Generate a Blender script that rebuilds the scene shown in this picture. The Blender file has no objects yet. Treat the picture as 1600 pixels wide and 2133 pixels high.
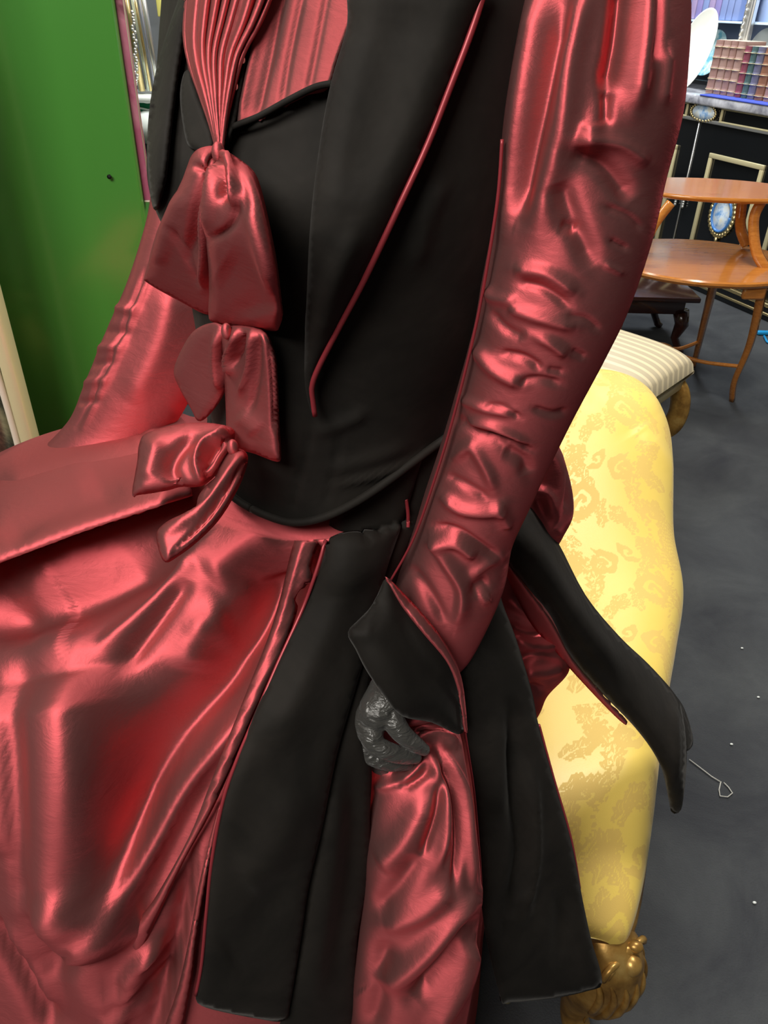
import bpy, bmesh, math, random
import numpy as np
from mathutils import Vector, Matrix
from mathutils.bvhtree import BVHTree
from mathutils.geometry import delaunay_2d_cdt
random.seed(3); np.random.seed(3)
S = bpy.context.scene
COL = S.collection
PI = math.pi

# ------------------------------------------------------------ camera
F_PX = 1602.0; PITCH = math.radians(33.8); ROLL = math.radians(1.37); H = 1.5
FWD = np.array([0, math.cos(PITCH), -math.sin(PITCH)])
_R0 = np.array([1.0, 0, 0]); _U0 = np.array([0, math.sin(PITCH), math.cos(PITCH)])
RGT = _R0*math.cos(ROLL) + _U0*math.sin(ROLL)
UPV = _U0*math.cos(ROLL) - _R0*math.sin(ROLL)
CAM = np.array([0, 0, H])
cd = bpy.data.cameras.new('camera'); co = bpy.data.objects.new('camera', cd); COL.objects.link(co)
cd.sensor_fit = 'HORIZONTAL'; cd.sensor_width = 36; cd.lens = 36*F_PX/1600; cd.clip_start = 0.02; cd.clip_end = 60
M = Matrix.Identity(4)
for i in range(3):
    M[i][0] = RGT[i]; M[i][1] = UPV[i]; M[i][2] = -FWD[i]; M[i][3] = CAM[i]
co.matrix_world = M
S.camera = co
S.view_settings.view_transform = 'Standard'; S.view_settings.look = 'None'
S.view_settings.exposure = 0.0; S.view_settings.gamma = 1.0; S.view_settings.use_curve_mapping = False

# ------------------------------------------------------------ light
W = bpy.data.worlds.new('world'); S.world = W; W.use_nodes = True
W.node_tree.nodes['Background'].inputs[0].default_value = (0.9, 0.95, 1.0, 1)
W.node_tree.nodes['Background'].inputs[1].default_value = 0.24
def area(name, loc, tgt, sx, sy, power, col=(1, 0.95, 0.88)):
    l = bpy.data.lights.new(name, 'AREA'); l.shape = 'RECTANGLE'; l.size = sx; l.size_y = sy
    l.energy = power; l.color = col
    o = bpy.data.objects.new(name, l); COL.objects.link(o); o.location = loc
    o.rotation_euler = (Vector(tgt)-Vector(loc)).to_track_quat('-Z', 'Y').to_euler()
    return o
area('ceiling_lamp_front', (-0.9, -0.8, 2.75), (-0.2, 0.8, 0.8), 1.4, 0.8, 66)
area('ceiling_lamp_left', (-1.3, 0.75, 2.75), (-0.4, 0.8, 0.9), 0.6, 0.6, 17)
area('ceiling_lamp_right', (1.0, 1.6, 2.75), (0.5, 1.4, 0.4), 0.5, 0.5, 41)
area('ceiling_lamp_table', (1.3, 3.0, 2.75), (1.5, 3.4, 0.5), 0.8, 0.8, 34)
area('ceiling_lamp_back', (-0.6, 2.6, 2.75), (-0.6, 3.6, 0.8), 0.8, 0.8, 30, (1, 1, 0.95))
area('ceiling_lamp_cabinet', (1.2, 5.2, 2.75), (2.1, 5.2, 0.9), 0.8, 0.8, 60, (0.9, 0.95, 1))

# ------------------------------------------------------------ helpers
def ray(px, py): return FWD*F_PX + RGT*(px-800) + UPV*(1066.5-py)
def aty(px, py, y):
    d = ray(px, py); return CAM + d*(y/d[1])
def atz(px, py, z):
    d = ray(px, py); return CAM + d*((z-H)/d[2])
def proj(V):
    v = np.asarray(V, float)-CAM; z = v @ FWD
    return 800+F_PX*(v @ RGT)/z, 1066.5-F_PX*(v @ UPV)/z
def mat(name, base=(0.5, 0.5, 0.5), rough=0.5, metal=0.0, **kw):
    m = bpy.data.materials.new(name); m.use_nodes = True
    b = m.node_tree.nodes['Principled BSDF']
    b.inputs['Base Color'].default_value = (*base, 1); b.inputs['Roughness'].default_value = rough
    b.inputs['Metallic'].default_value = metal
    for k, v in kw.items():
        b.inputs[k.replace('_', ' ')].default_value = v
    return m
def nd(m, t, **kw):
    n = m.node_tree.nodes.new(t)
    for k, v in kw.items(): setattr(n, k, v)
    return n
def lk(m, a, b): m.node_tree.links.new(a, b)
def noise(m, scale, detail=4, rough=0.5, vec='Object', stretch=None, dist=0.0):
    tc = nd(m, 'ShaderNodeTexCoord'); out = tc.outputs[vec]
    if stretch:
        mp = nd(m, 'ShaderNodeMapping'); mp.inputs['Scale'].default_value = stretch
        lk(m, out, mp.inputs['Vector']); out = mp.outputs['Vector']
    n = nd(m, 'ShaderNodeTexNoise'); n.inputs['Scale'].default_value = scale
    n.inputs['Detail'].default_value = detail; n.inputs['Roughness'].default_value = rough
    n.inputs['Distortion'].default_value = dist
    lk(m, out, n.inputs['Vector']); return n
def ramp(m, src, stops):
    r = nd(m, 'ShaderNodeValToRGB'); e = r.color_ramp.elements
    while len(e) < len(stops): e.new(0.5)
    for el, (p_, c) in zip(e, stops): el.position = p_; el.color = (*c, 1)
    lk(m, src, r.inputs[0]); return r
def bump(m, src, strength, dist, bsdf):
    b = nd(m, 'ShaderNodeBump'); b.inputs['Strength'].default_value = strength; b.inputs['Distance'].default_value = dist
    lk(m, src, b.inputs['Height']); lk(m, b.outputs[0], bsdf.inputs['Normal']); return b

def mk(name, V, Fc, m, parent=None, smooth=True):
    me = bpy.data.meshes.new(name)
    me.from_pydata([tuple(map(float, v)) for v in V], [], [tuple(map(int, f)) for f in Fc]); me.update()
    if smooth: me.polygons.foreach_set('use_smooth', [True]*len(me.polygons))
    if m: me.materials.append(m)
    o = bpy.data.objects.new(name, me); COL.objects.link(o)
    if parent: 
        o.parent = parent; o.matrix_parent_inverse = parent.matrix_world.inverted()
    return o
def empty(name, loc):
    o = bpy.data.objects.new(name, None); COL.objects.link(o); o.location = loc
    o.matrix_world = Matrix.Translation(loc); return o
def tag(o, label=None, cat=None, group=None, kind=None):
    if label: o['label'] = label
    if cat: o['category'] = cat
    if group: o['group'] = group
    if kind: o['kind'] = kind
    return o
class MB:
    """collects shapes into one mesh"""
    def __init__(s): s.V = []; s.F = []
    def add(s, V, Fc):
        n = len(s.V); s.V += [tuple(v) for v in V]; s.F += [tuple(i+n for i in f) for f in Fc]; return s
    def box(s, c, size, ax=None, bev=0.0):
        bm = bmesh.new(); bmesh.ops.create_cube(bm, size=1)
        for v in bm.verts: v.co = Vector((v.co.x*size[0], v.co.y*size[1], v.co.z*size[2]))
        if bev: bmesh.ops.bevel(bm, geom=bm.edges[:], offset=bev, segments=2, affect='EDGES', profile=0.5)
        bm.verts.index_update()
        A = ax if ax is not None else np.eye(3)
        V = [np.array(c)+A[0]*v.co.x+A[1]*v.co.y+A[2]*v.co.z for v in bm.verts]
        s.add(V, [[v.index for v in f.verts] for f in bm.faces]); bm.free(); return s
    def tube(s, pts, rad, n=12, cap=True, sc=(1, 1)):
        P = np.array(pts, float); k = len(P)
        if np.isscalar(rad): rad = [rad]*k
        T = np.gradient(P, axis=0); T /= np.linalg.norm(T, axis=1)[:, None]+1e-9
        up = np.array([0, 0, 1.0]) if abs(T[0][2]) < 0.9 else np.array([1.0, 0, 0])
        V = []; 
        a = np.cross(T[0], up); a /= np.linalg.norm(a)
        for i in range(k):
            a = a - T[i]*(a @ T[i]); a /= np.linalg.norm(a); b = np.cross(T[i], a)
            for j in range(n):
                t = 2*PI*j/n; V.append(P[i]+rad[i]*(a*math.cos(t)*sc[0]+b*math.sin(t)*sc[1]))
        Fc = [(i*n+j, i*n+(j+1) % n, (i+1)*n+(j+1) % n, (i+1)*n+j) for i in range(k-1) for j in range(n)]
        if cap:
            Fc.append(tuple(range(n))[::-1]); Fc.append(tuple((k-1)*n+j for j in range(n)))
        return s.add(V, Fc)
    def lathe(s, c, prof, n=32, axis=None, sx=1.0, sy=1.0):
        A = axis if axis is not None else np.eye(3)
        V = []; c = np.array(c, float)
        for r_, z_ in prof:
            for j in range(n):
                t = 2*PI*j/n; V.append(c+A[0]*r_*sx*math.cos(t)+A[1]*r_*sy*math.sin(t)+A[2]*z_)
        k = len(prof)
        Fc = [(i*n+j, i*n+(j+1) % n, (i+1)*n+(j+1) % n, (i+1)*n+j) for i in range(k-1) for j in range(n)]
        Fc.append(tuple(range(n))[::-1]); Fc.append(tuple((k-1)*n+j for j in range(n)))
        return s.add(V, Fc)
    def ball(s, c, r, sc=(1, 1, 1), seg=12):
        bm = bmesh.new(); bmesh.ops.create_uvsphere(bm, u_segments=seg, v_segments=seg*2//3, radius=1)
        bm.verts.index_update()
        V = [np.array(c)+np.array([v.co.x*r*sc[0], v.co.y*r*sc[1], v.co.z*r*sc[2]]) for v in bm.verts]
        s.add(V, [[v.index for v in f.verts] for f in bm.faces]); bm.free(); return s
    def build(s, name, m, parent=None, smooth=True): return mk(name, s.V, s.F, m, parent, smooth)
def flat_edges(o, ang=35):
    md = o.modifiers.new('es', 'EDGE_SPLIT'); md.split_angle = math.radians(ang); return o

def catmull(P, n=8, closed=False):
    P = np.array(P, float); k = len(P); out = []
    rng = range(k if closed else k-1)
    for i in rng:
        if closed: a, b, c, d = P[(i-1) % k], P[i], P[(i+1) % k], P[(i+2) % k]
        else: a, b, c, d = P[max(i-1, 0)], P[i], P[i+1], P[min(i+2, k-1)]
        for j in range(n):
            t = j/n; t2 = t*t; t3 = t2*t
            out.append(0.5*((2*b)+(c-a)*t+(2*a-5*b+4*c-d)*t2+(3*b-a-3*c+d)*t3))
    if not closed: out.append(P[-1])
    return np.array(out)
def resample(P, n):
    P = np.array(P, float); d = np.r_[0, np.cumsum(np.linalg.norm(np.diff(P, axis=0), axis=1))]
    t = np.linspace(0, d[-1], n); return np.stack([np.interp(t, d, P[:, i]) for i in range(P.shape[1])], 1)
def seg_dist(Q, P):
    """distance of points Q to polyline P, with sign (which side)"""
    best = np.full(len(Q), 1e9); sg = np.ones(len(Q)); tt = np.zeros(len(Q)); n = len(P)-1
    for i in range(n):
        a = P[i]; ab = P[i+1]-a; L = ab @ ab+1e-9
        t = np.clip(((Q-a) @ ab)/L, 0, 1); c = a+t[:, None]*ab; d = Q-c
        r_ = np.hypot(d[:, 0], d[:, 1]); mk_ = r_ < best
        best = np.where(mk_, r_, best); sg = np.where(mk_, np.sign(ab[0]*d[:, 1]-ab[1]*d[:, 0]), sg)
        tt = np.where(mk_, (i+t)/n, tt)
    return best, sg, tt
def normals_of(V, Fc):
    V = np.asarray(V); N = np.zeros_like(V)
    Fq = np.array([f for f in Fc if len(f) >= 3 and len(f) <= 4 and len(f) == len(Fc[0])])
    e1 = V[Fq[:, 1]]-V[Fq[:, 0]]; e2 = V[Fq[:, 2]]-V[Fq[:, 0]]; n = np.cross(e1, e2)
    for k in range(Fq.shape[1]): np.add.at(N, Fq[:, k], n)
    return N/(np.linalg.norm(N, axis=1)[:, None]+1e-12)
def relief(V, N, strokes, facing=True):
    """raises folds and sinks creases along the surface normal; each fold: (line, width or (w,w), height)"""
    V = np.array(V, float)
    x, y = proj(V); Q = np.stack([x, y], 1)
    view = CAM-V; view /= np.linalg.norm(view, axis=1)[:, None]
    wt = np.clip((np.einsum('ij,ij->i', N, view)+0.05)/0.3, 0, 1) if facing else np.ones(len(V))
    D = np.zeros(len(V))
    for P, w, amp in strokes:
        P = np.array(P, float)
        if len(P) > 2: P = catmull(P, 5)
        d, sg, t = seg_dist(Q, P)
        wa, wb = (w if isinstance(w, tuple) else (w, w))
        ww = np.where(sg > 0, wa, wb)
        taper = np.clip(np.minimum(t, 1-t)*4+0.25, 0, 1)
        D += amp*np.exp(-(d/ww)**2)*taper
    return V+N*(D*wt)[:, None]
def grid_mesh(G, closed_u=True, caps=True):
    """G[row][col] -> V,F"""
    R_, C_ = G.shape[:2]; V = G.reshape(-1, 3); Fc = []
    for i in range(R_-1):
        for j in range(C_ if closed_u else C_-1):
            j2 = (j+1) % C_; Fc.append((i*C_+j, i*C_+j2, (i+1)*C_+j2, (i+1)*C_+j))
    return V, Fc
def loft_px(rows, nu=96, nv=160, flat=1.0, back=1.0):
    """a rounded tube through (left px, left py, right px, right py, Y centre)"""
    A = catmull(np.array(rows, float), 12); A = resample(A, nv)
    G = np.zeros((nv, nu, 3)); L = []; Rr = []
    for r_ in A:
        c = aty((r_[0]+r_[2])/2, (r_[1]+r_[3])/2, r_[4])
        dep = (c-CAM) @ FWD
        l = CAM+ray(r_[0], r_[1])/F_PX*dep; rr = CAM+ray(r_[2], r_[3])/F_PX*dep
        L.append(l); Rr.append(rr)
    L = np.array(L); Rr = np.array(Rr); Cc = (L+Rr)/2
    for i in range(nv):
        a = (Rr[i]-L[i])/2
        t = Cc[min(i+1, nv-1)]-Cc[max(i-1, 0)]
        n = np.cross(a, t); n /= np.linalg.norm(n); n *= np.linalg.norm(a)*flat
        if n @ (CAM-Cc[i]) < 0: n = -n
        for j in range(nu):
            th = 2*PI*j/nu; s_ = math.sin(th)
            G[i, j] = Cc[i]+a*math.cos(th)+n*(s_ if s_ > 0 else s_*back)
    return G
def outward(V, Fc, c=None):
    N = normals_of(V, Fc); c = V.mean(0) if c is None else c
    if np.einsum('ij,ij->i', N, V-c).mean() < 0:
        Fc = [f[::-1] for f in Fc]; N = -N
    return N, Fc
def tube_part(name, rows, m, parent, strokes=(), nu=96, nv=160, flat=1.0, back=1.0, cap=True):
    G = loft_px(rows, nu, nv, flat, back); V, Fc = grid_mesh(G); N, Fc = outward(V, Fc)
    V = relief(V, N, strokes)
    if cap:
        Fc = list(Fc)+[tuple(range(nu)), tuple((nv-1)*nu+j for j in range(nu))]
    return mk(name, V, Fc, m, parent)
def quadfit(ctrl):
    """smooth Y over the picture plane through (px,py,Y) control points"""
    C_ = np.array(ctrl, float); X = (C_[:, 0]-800)/800; Yv = (C_[:, 1]-1066)/800
    k = len(C_)
    def basis(x, y):
        b = [np.ones_like(x), x, y]
        if k >= 6: b += [x*y, y*y, x*x]
        elif k >= 4: b += [y*y]
        return np.stack(b, -1)
    sol = np.linalg.lstsq(basis(X, Yv), C_[:, 2], rcond=1e-4)[0]
    return lambda px, py: float(basis(np.array((px-800)/800), np.array((py-1066)/800)) @ sol)
def hit_fn(bvh, fallback):
    def fn(px, py):
        d = Vector(ray(px, py)).normalized()
        h = bvh.ray_cast(Vector(CAM), d)
        k = 0
        while h[0] is None and k < 60:
            k += 1; h = bvh.ray_cast(Vector(CAM), Vector(ray(px+(2*k if px < 700 else -2*k), py)).normalized())
        return h[0][1] if h[0] is not None else fallback(px, py)
    return fn
def bvh_of(V, Fc): return BVHTree.FromPolygons([Vector(v) for v in V], [tuple(f) for f in Fc])
def sheet(name, outline, yfn, m, parent, off=0.01, bulge=0.006, edge=25, thick=0.004, step=10, strokes=(), smooth_n=4, sm_closed=True):
    """a cut piece of cloth: outline in the photo's frame carried to its own distance, with folds and thickness"""
    P = catmull(outline, smooth_n, True) if sm_closed else np.array(outline, float)
    P = resample(np.vstack([P, P[:1]]), max(24, int(np.linalg.norm(np.diff(np.vstack([P, P[:1]]), axis=0), axis=1).sum()/step)))[:-1]
    x0, y0 = P.min(0); x1, y1 = P.max(0)
    gx, gy = np.meshgrid(np.arange(x0, x1, step), np.arange(y0, y1, step*0.9))
    gx = gx+((np.arange(gx.shape[0]) % 2)*step/2)[:, None]
    Q = np.stack([gx.ravel(), gy.ravel()], 1)
    # inside test
    ins = np.zeros(len(Q), bool); n = len(P)
    for i in range(n):
        a = P[i]; b = P[(i+1) % n]
        c = ((a[1] > Q[:, 1]) != (b[1] > Q[:, 1])) & (Q[:, 0] < (b[0]-a[0])*(Q[:, 1]-a[1])/(b[1]-a[1]+1e-12)+a[0])
        ins ^= c
    d, _, _ = seg_dist(Q, np.vstack([P, P[:1]])); Q = Q[ins & (d > step*0.55)]
    allp = np.vstack([P, Q])
    r_ = delaunay_2d_cdt([Vector(p_) for p_ in allp], [(i, (i+1) % n) for i in range(n)], [list(range(n))], 1, 1e-4)
    V2 = np.array([tuple(v) for v in r_[0]]); Fc = [tuple(f) for f in r_[2]]
    d, _, _ = seg_dist(V2, np.vstack([P, P[:1]]))
    e = np.clip(d/edge, 0, 1); prof = np.clip(1-(1-e)**2, 0, 1)**.8
    V = np.array([aty(q[0], q[1], yfn(q[0], q[1])) for q in V2])
    N0 = normals_of(V, Fc)
    view = CAM-V; view /= np.linalg.norm(view, axis=1)[:, None]
    if np.einsum('ij,ij->i', N0, view).mean() < 0: N0 = -N0; Fc = [f[::-1] for f in Fc]
    V = V+view*off+view*(bulge*prof)[:, None]
    N = normals_of(V, Fc)
    V = relief(V, N, strokes, False)
    o = mk(name, V, Fc, m, parent)
    sd = o.modifiers.new('thickness', 'SOLIDIFY'); sd.thickness = thick; sd.offset = -1
    return o
def cord(name, line, yfn, m, parent, r=0.0016, off=0.012):
    P = resample(catmull(line, 8), 90)
    Q = []
    for x, y in P:
        p_ = aty(x, y, yfn(x, y)); v = CAM-p_; v /= np.linalg.norm(v); Q.append(p_+v*off)
    return MB().tube(Q, r, 8).build(name, m, parent)

# ------------------------------------------------------------ materials
def taffeta(name, warp=(0.74, 0.115, 0.135), weft=(0.120, 0.064, 0.060), f=0.51, rough=0.54):
    m = bpy.data.materials.new(name); m.use_nodes = True; t = m.node_tree; t.nodes.clear()
    out = nd(m, 'ShaderNodeOutputMaterial'); mx = nd(m, 'ShaderNodeMixShader'); mx.inputs[0].default_value = f
    df = nd(m, 'ShaderNodeBsdfDiffuse'); gl = nd(m, 'ShaderNodeBsdfAnisotropic')
    df.inputs['Color'].default_value = (*weft, 1); gl.inputs['Color'].default_value = (*warp, 1)
    gl.inputs['Roughness'].default_value = rough; gl.inputs['Anisotropy'].default_value = 0.4
    tg = nd(m, 'ShaderNodeCombineXYZ')
    for k_, v_ in enumerate((0.9, -0.35, 0.1)): tg.inputs[k_].default_value = v_
    lk(m, tg.outputs[0], gl.inputs['Tangent'])
    n1 = noise(m, 26, 5, 0.6, 'Object', (1, 1, 2.2), 0.4); n2 = noise(m, 900, 2, 0.5, 'Object', (1, 1, 3))
    mm = nd(m, 'ShaderNodeMath', operation='MULTIPLY_ADD'); mm.inputs[1].default_value = 0.05
    lk(m, n2.outputs['Fac'], mm.inputs[0]); lk(m, n1.outputs['Fac'], mm.inputs[2])
    b = nd(m, 'ShaderNodeBump'); b.inputs['Strength'].default_value = 0.35; b.inputs['Distance'].default_value = 0.003
    lk(m, mm.outputs[0], b.inputs['Height'])
    lk(m, b.outputs[0], df.inputs['Normal']); lk(m, b.outputs[0], gl.inputs['Normal'])
    lk(m, df.outputs[0], mx.inputs[1]); lk(m, gl.outputs[0], mx.inputs[2]); lk(m, mx.outputs[0], out.inputs[0])
    return m
TAF = taffeta('shot_taffeta')
TAFP = taffeta('shot_taffeta_flat', warp=(0.62, 0.085, 0.10), f=0.34, rough=0.6)
def velvet():
    m = mat('black_velvet', (0.012, 0.011, 0.009), 0.75, 0)
    b = m.node_tree.nodes['Principled BSDF']
    b.inputs['Specular IOR Level'].default_value = 0.15
    b.inputs['Sheen Weight'].default_value = 0.05; b.inputs['Sheen Roughness'].default_value = 0.35
    b.inputs['Sheen Tint'].default_value = (0.8, 0.78, 0.74, 1)
    n = noise(m, 9, 5, 0.6, 'Object', None, 0.8); r_ = ramp(m, n.outputs['Fac'], [(0.35, (0.009, 0.008, 0.0068)), (0.7, (0.018, 0.0155, 0.013))])
    lk(m, r_.outputs[0], b.inputs['Base Color'])
    n2 = noise(m, 14, 4, 0.6); bump(m, n2.outputs['Fac'], 0.3, 0.006, b)
    return m
VEL = velvet()
GLOVE = mat('black_satin_glove', (0.045, 0.044, 0.040), 0.33, 0.0, Sheen_Weight=0.1)
b_ = GLOVE.node_tree.nodes['Principled BSDF']; n_ = noise(GLOVE, 55, 3, 0.5, 'Object', (1, 1, 2.4), 1.0); bump(GLOVE, n_.outputs['Fac'], 0.8, 0.006, b_)
PIPE = mat('crimson_piping', (0.30, 0.035, 0.045), 0.4, 0.3)
BRASS = mat('polished_brass', (0.75, 0.6, 0.3), 0.3, 0.9)
SILVER = mat('silver_metal', (0.75, 0.75, 0.72), 0.3, 0.8)
STEEL = mat('steel_hook', (0.9, 0.88, 0.8), 0.2, 1.0)
def gilt():
    m = mat('gilt_wood', (0.40, 0.22, 0.05), 0.35, 0.55); b = m.node_tree.nodes['Principled BSDF']
    n = noise(m, 18, 5, 0.6); r_ = ramp(m, n.outputs['Fac'], [(0.3, (0.16, 0.075, 0.018)), (0.55, (0.48, 0.27, 0.065)), (0.8, (0.72, 0.50, 0.17))])
    lk(m, r_.outputs[0], b.inputs['Base Color']); bump(m, n.outputs['Fac'], 0.3, 0.004, b); return m
GILT = gilt()
GOLDPALE = mat('pale_gold', (0.70, 0.62, 0.36), 0.35, 0.2)
def wood(name, c1, c2, rough=0.2):
    m = mat(name, c1, rough); b = m.node_tree.nodes['Principled BSDF']
    n = noise(m, 5, 6, 0.65, 'Object', (1.5, 14, 14), 1.2); r_ = ramp(m, n.outputs['Fac'], [(0.3, c2), (0.7, c1)])
    lk(m, r_.outputs[0], b.inputs['Base Color']); b.inputs['Coat Weight'].default_value = 0.6; b.inputs['Coat Roughness'].default_value = 0.12
    return m
SATIN = wood('satinwood', (0.60, 0.235, 0.045), (0.40, 0.13, 0.02))
MAHOG = wood('mahogany', (0.055, 0.014, 0.007), (0.022, 0.006, 0.004))
EBONY = mat('ebonised_wood', (0.006, 0.007, 0.008), 0.18, 0, Coat_Weight=0.5)
IVORY = mat('mannequin_ivory', (0.6, 0.52, 0.42), 0.5)

# ------------------------------------------------------------ room shell
m = mat('charcoal_carpet', (0.03, 0.03, 0.03), 0.95)
b_ = m.node_tree.nodes['Principled BSDF']; n_ = noise(m, 3.2, 6, 0.65, 'Object', None, 0.5)
r_ = ramp(m, n_.outputs['Fac'], [(0.3, (0.030, 0.033, 0.040)), (0.75, (0.075, 0.082, 0.086))])
lk(m, r_.outputs[0], b_.inputs['Base Color']); n_ = noise(m, 260, 3); bump(m, n_.outputs['Fac'], 0.6, 0.004, b_)
o = MB().box((0.5, 2.5, -0.05), (8, 11, 0.1)).build('floor', m, None, False); tag(o, kind='structure')
PLAST = mat('grey_plaster', (0.28, 0.28, 0.27), 0.9)
o = MB().box((0.5, 8.05, 1.5), (8, 0.1, 3)).build('wall_back', PLAST, None, False); tag(o, kind='structure')
o = MB().box((-3.55, 2.5, 1.5), (0.1, 11, 3)).build('wall_left', PLAST, None, False); tag(o, kind='structure')
o = MB().box((4.55, 2.5, 1.5), (0.1, 11, 3)).build('wall_right', PLAST, None, False); tag(o, kind='structure')
o = MB().box((0.5, -3.05, 1.5), (8, 0.1, 3)).build('wall_front', PLAST, None, False); tag(o, kind='structure')
o = MB().box((0.5, 2.5, 3.05), (8, 11, 0.1)).build('ceiling', mat('ceiling_white', (0.6, 0.59, 0.56), 0.9), None, False); tag(o, kind='structure')

# ============================================================ THE MANNEQUIN
CX, CY = -0.06, 0.72
fa = math.radians(38); FV = np.array([-math.sin(fa), -math.cos(fa), 0]); LV = np.array([math.cos(fa), -math.sin(fa), 0])
ROOT = empty('dressed_mannequin', (CX, CY, 0))
tag(ROOT, 'mannequin in a crimson shot silk and black velvet bustle dress, standing beside the yellow chaise', 'mannequin')

def zrow(tab, z): 
    T = np.array(tab, float); o_ = np.argsort(T[:, 0]); T = T[o_]
    return [np.interp(z, T[:, 0], T[:, k]) for k in range(1, T.shape[1])]
TORSO = [(0.98, .135, .118), (1.02, .132, .113), (1.08, .126, .104), (1.14, .128, .104), (1.20, .138, .112), (1.28, .154, .130), (1.36, .166, .146),
         (1.42, .171, .137), (1.48, .175, .118), (1.54, .165, .095), (1.58, .12, .075), (1.61, .06, .055)]
Z_ = np.array([t[0] for t in TORSO]); TS = resample(catmull(np.array(TORSO), 8), 120)
def torso_pt(z, th, grow=0.0):
    a, b = zrow(TS, z)
    # th=0 front, th=pi/2 her left
    bx = b+grow
    if math.cos(th) < 0: bx *= 0.92
    bust = 0.02*math.exp(-((z-1.37)/0.06)**2)*max(0, math.cos(th-0.6))**3 + 0.02*math.exp(-((z-1.37)/0.06)**2)*max(0, math.cos(th+0.6))**3
    sh = min(1, max(0, (z-1.14)/0.2)); sh = sh*sh*(3-2*sh)*0.026
    return np.array([CX+sh, CY, z])+FV*(bx+bust)*math.cos(th)+LV*(a+grow)*math.sin(th)
def hem_z(th):
    # dipped basque front, rising over the hip
    a = abs((th+PI) % (2*PI)-PI); s_ = min(1, max(0, (a-.25)/1.35)); s_ = s_*s_*(3-2*s_)
    return 1.074+0.078*s_
def torso_grid(grow, nv=110, nu=180, z1=1.61, hem=True, z0=0.98):
    G = np.zeros((nv, nu, 3))
    for j in range(nu):
        th = 2*PI*j/nu; zb = hem_z(th) if hem else z0
        for i in range(nv):
            t = i/(nv-1); G[i, j] = torso_pt(zb+(z1-zb)*t, th, grow)
    return G
# body (one continuous surface: torso, neck, arms)
def skin_body():
    V = [(CX, CY, 1.02), (CX, CY, 1.12), (CX, CY, 1.30), (CX, CY, 1.45), (CX, CY, 1.56), (CX, CY, 1.66)]
    E_ = [(0, 1), (1, 2), (2, 3), (3, 4), (4, 5)]; Rr = [(.08, .07), (.07, .06), (.09, .06), (.07, .05), (.045, .045), (.045, .045)]
    def arm(pts, rr):
        p_ = 3
        for q, r0 in zip(pts, rr): V.append(tuple(q)); Rr.append((r0, r0)); E_.append((p_, len(V)-1)); p_ = len(V)-1
    sl = np.array([CX, CY, 1.47])+LV*.11
    arm([sl, aty(1190, 420, .575), aty(1065, 830, .585), aty(945, 1180, .61), aty(840, 1400, .612)], [.022, .022, .022, .020, .016])
    sr = np.array([CX, CY, 1.47])-LV*.11
    arm([sr, aty(390, 480, .93), aty(260, 780, .90)], [.022, .02, .02])
    me = bpy.data.meshes.new('body'); me.from_pydata([tuple(v) for v in V], E_, []); me.update()
    o_ = bpy.data.objects.new('body', me); COL.objects.link(o_); me.materials.append(IVORY)
    o_.modifiers.new('skin', 'SKIN').use_smooth_shade = True; s_ = o_.modifiers.new('sub', 'SUBSURF'); s_.levels = 2; s_.render_levels = 2
    for i, sv in enumerate(me.skin_vertices[0].data): sv.radius = Rr[i]
    me.skin_vertices[0].data[0].use_root = True
    o_.parent = ROOT; o_.matrix_parent_inverse = ROOT.matrix_world.inverted(); return o_
skin_body()

# ---- skirt
SK = [(1.06, -.075, .72, .135, .115), (1.03, -.12, .735, .20, .15), (1.00, -.18, .765, .265, .20), (.96, -.225, .775, .325, .25), (.90, -.255, .765, .375, .29),
      (.80, -.275, .755, .425, .32), (.6, -.29, .745, .455, .355), (.4, -.30, .74, .475, .385), (.2, -.31, .74, .50, .41), (.02, -.32, .74, .52, .44)]
SKt = resample(catmull(np.array(SK), 10), 260)
def skirt_grid(nu=420):
    G = np.zeros((len(SKt), nu, 3))
    for i, (z, cx, cy, rx, ry) in enumerate(SKt):
        for j in range(nu):
            th = 2*PI*j/nu; c, s_ = math.cos(th), math.sin(th)
            k = 1+0.03*math.sin(9*th+2*z)*min(1, (1.04-z)*1.5)*(0.2 if s_ < 0 else 1)
            zz = z
            if c < 0 and z > 0.9: zz = z+0.04*(-c)*max(0, s_+0.2)*min(1, (1.06-z)*12)
            G[i, j] = (cx+rx*k*np.sign(c)*abs(c)**0.92, cy+ry*k*s_, zz)
    return G
SG = skirt_grid(); SV, SF = grid_mesh(SG); SN, SF = outward(SV, SF, np.array([-.28, .74, .5]))
SK_BVH = bvh_of(SV, SF)
TG = torso_grid(0.006); TV, TF = grid_mesh(TG); TN, TF = outward(TV, TF, np.array([CX, CY, 1.3]))
T_BVH = bvh_of(TV, TF)
y_torso = hit_fn(T_BVH, lambda a, b: 0.66)
y_skirt = hit_fn(SK_BVH, lambda a, b: 0.60)

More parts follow.
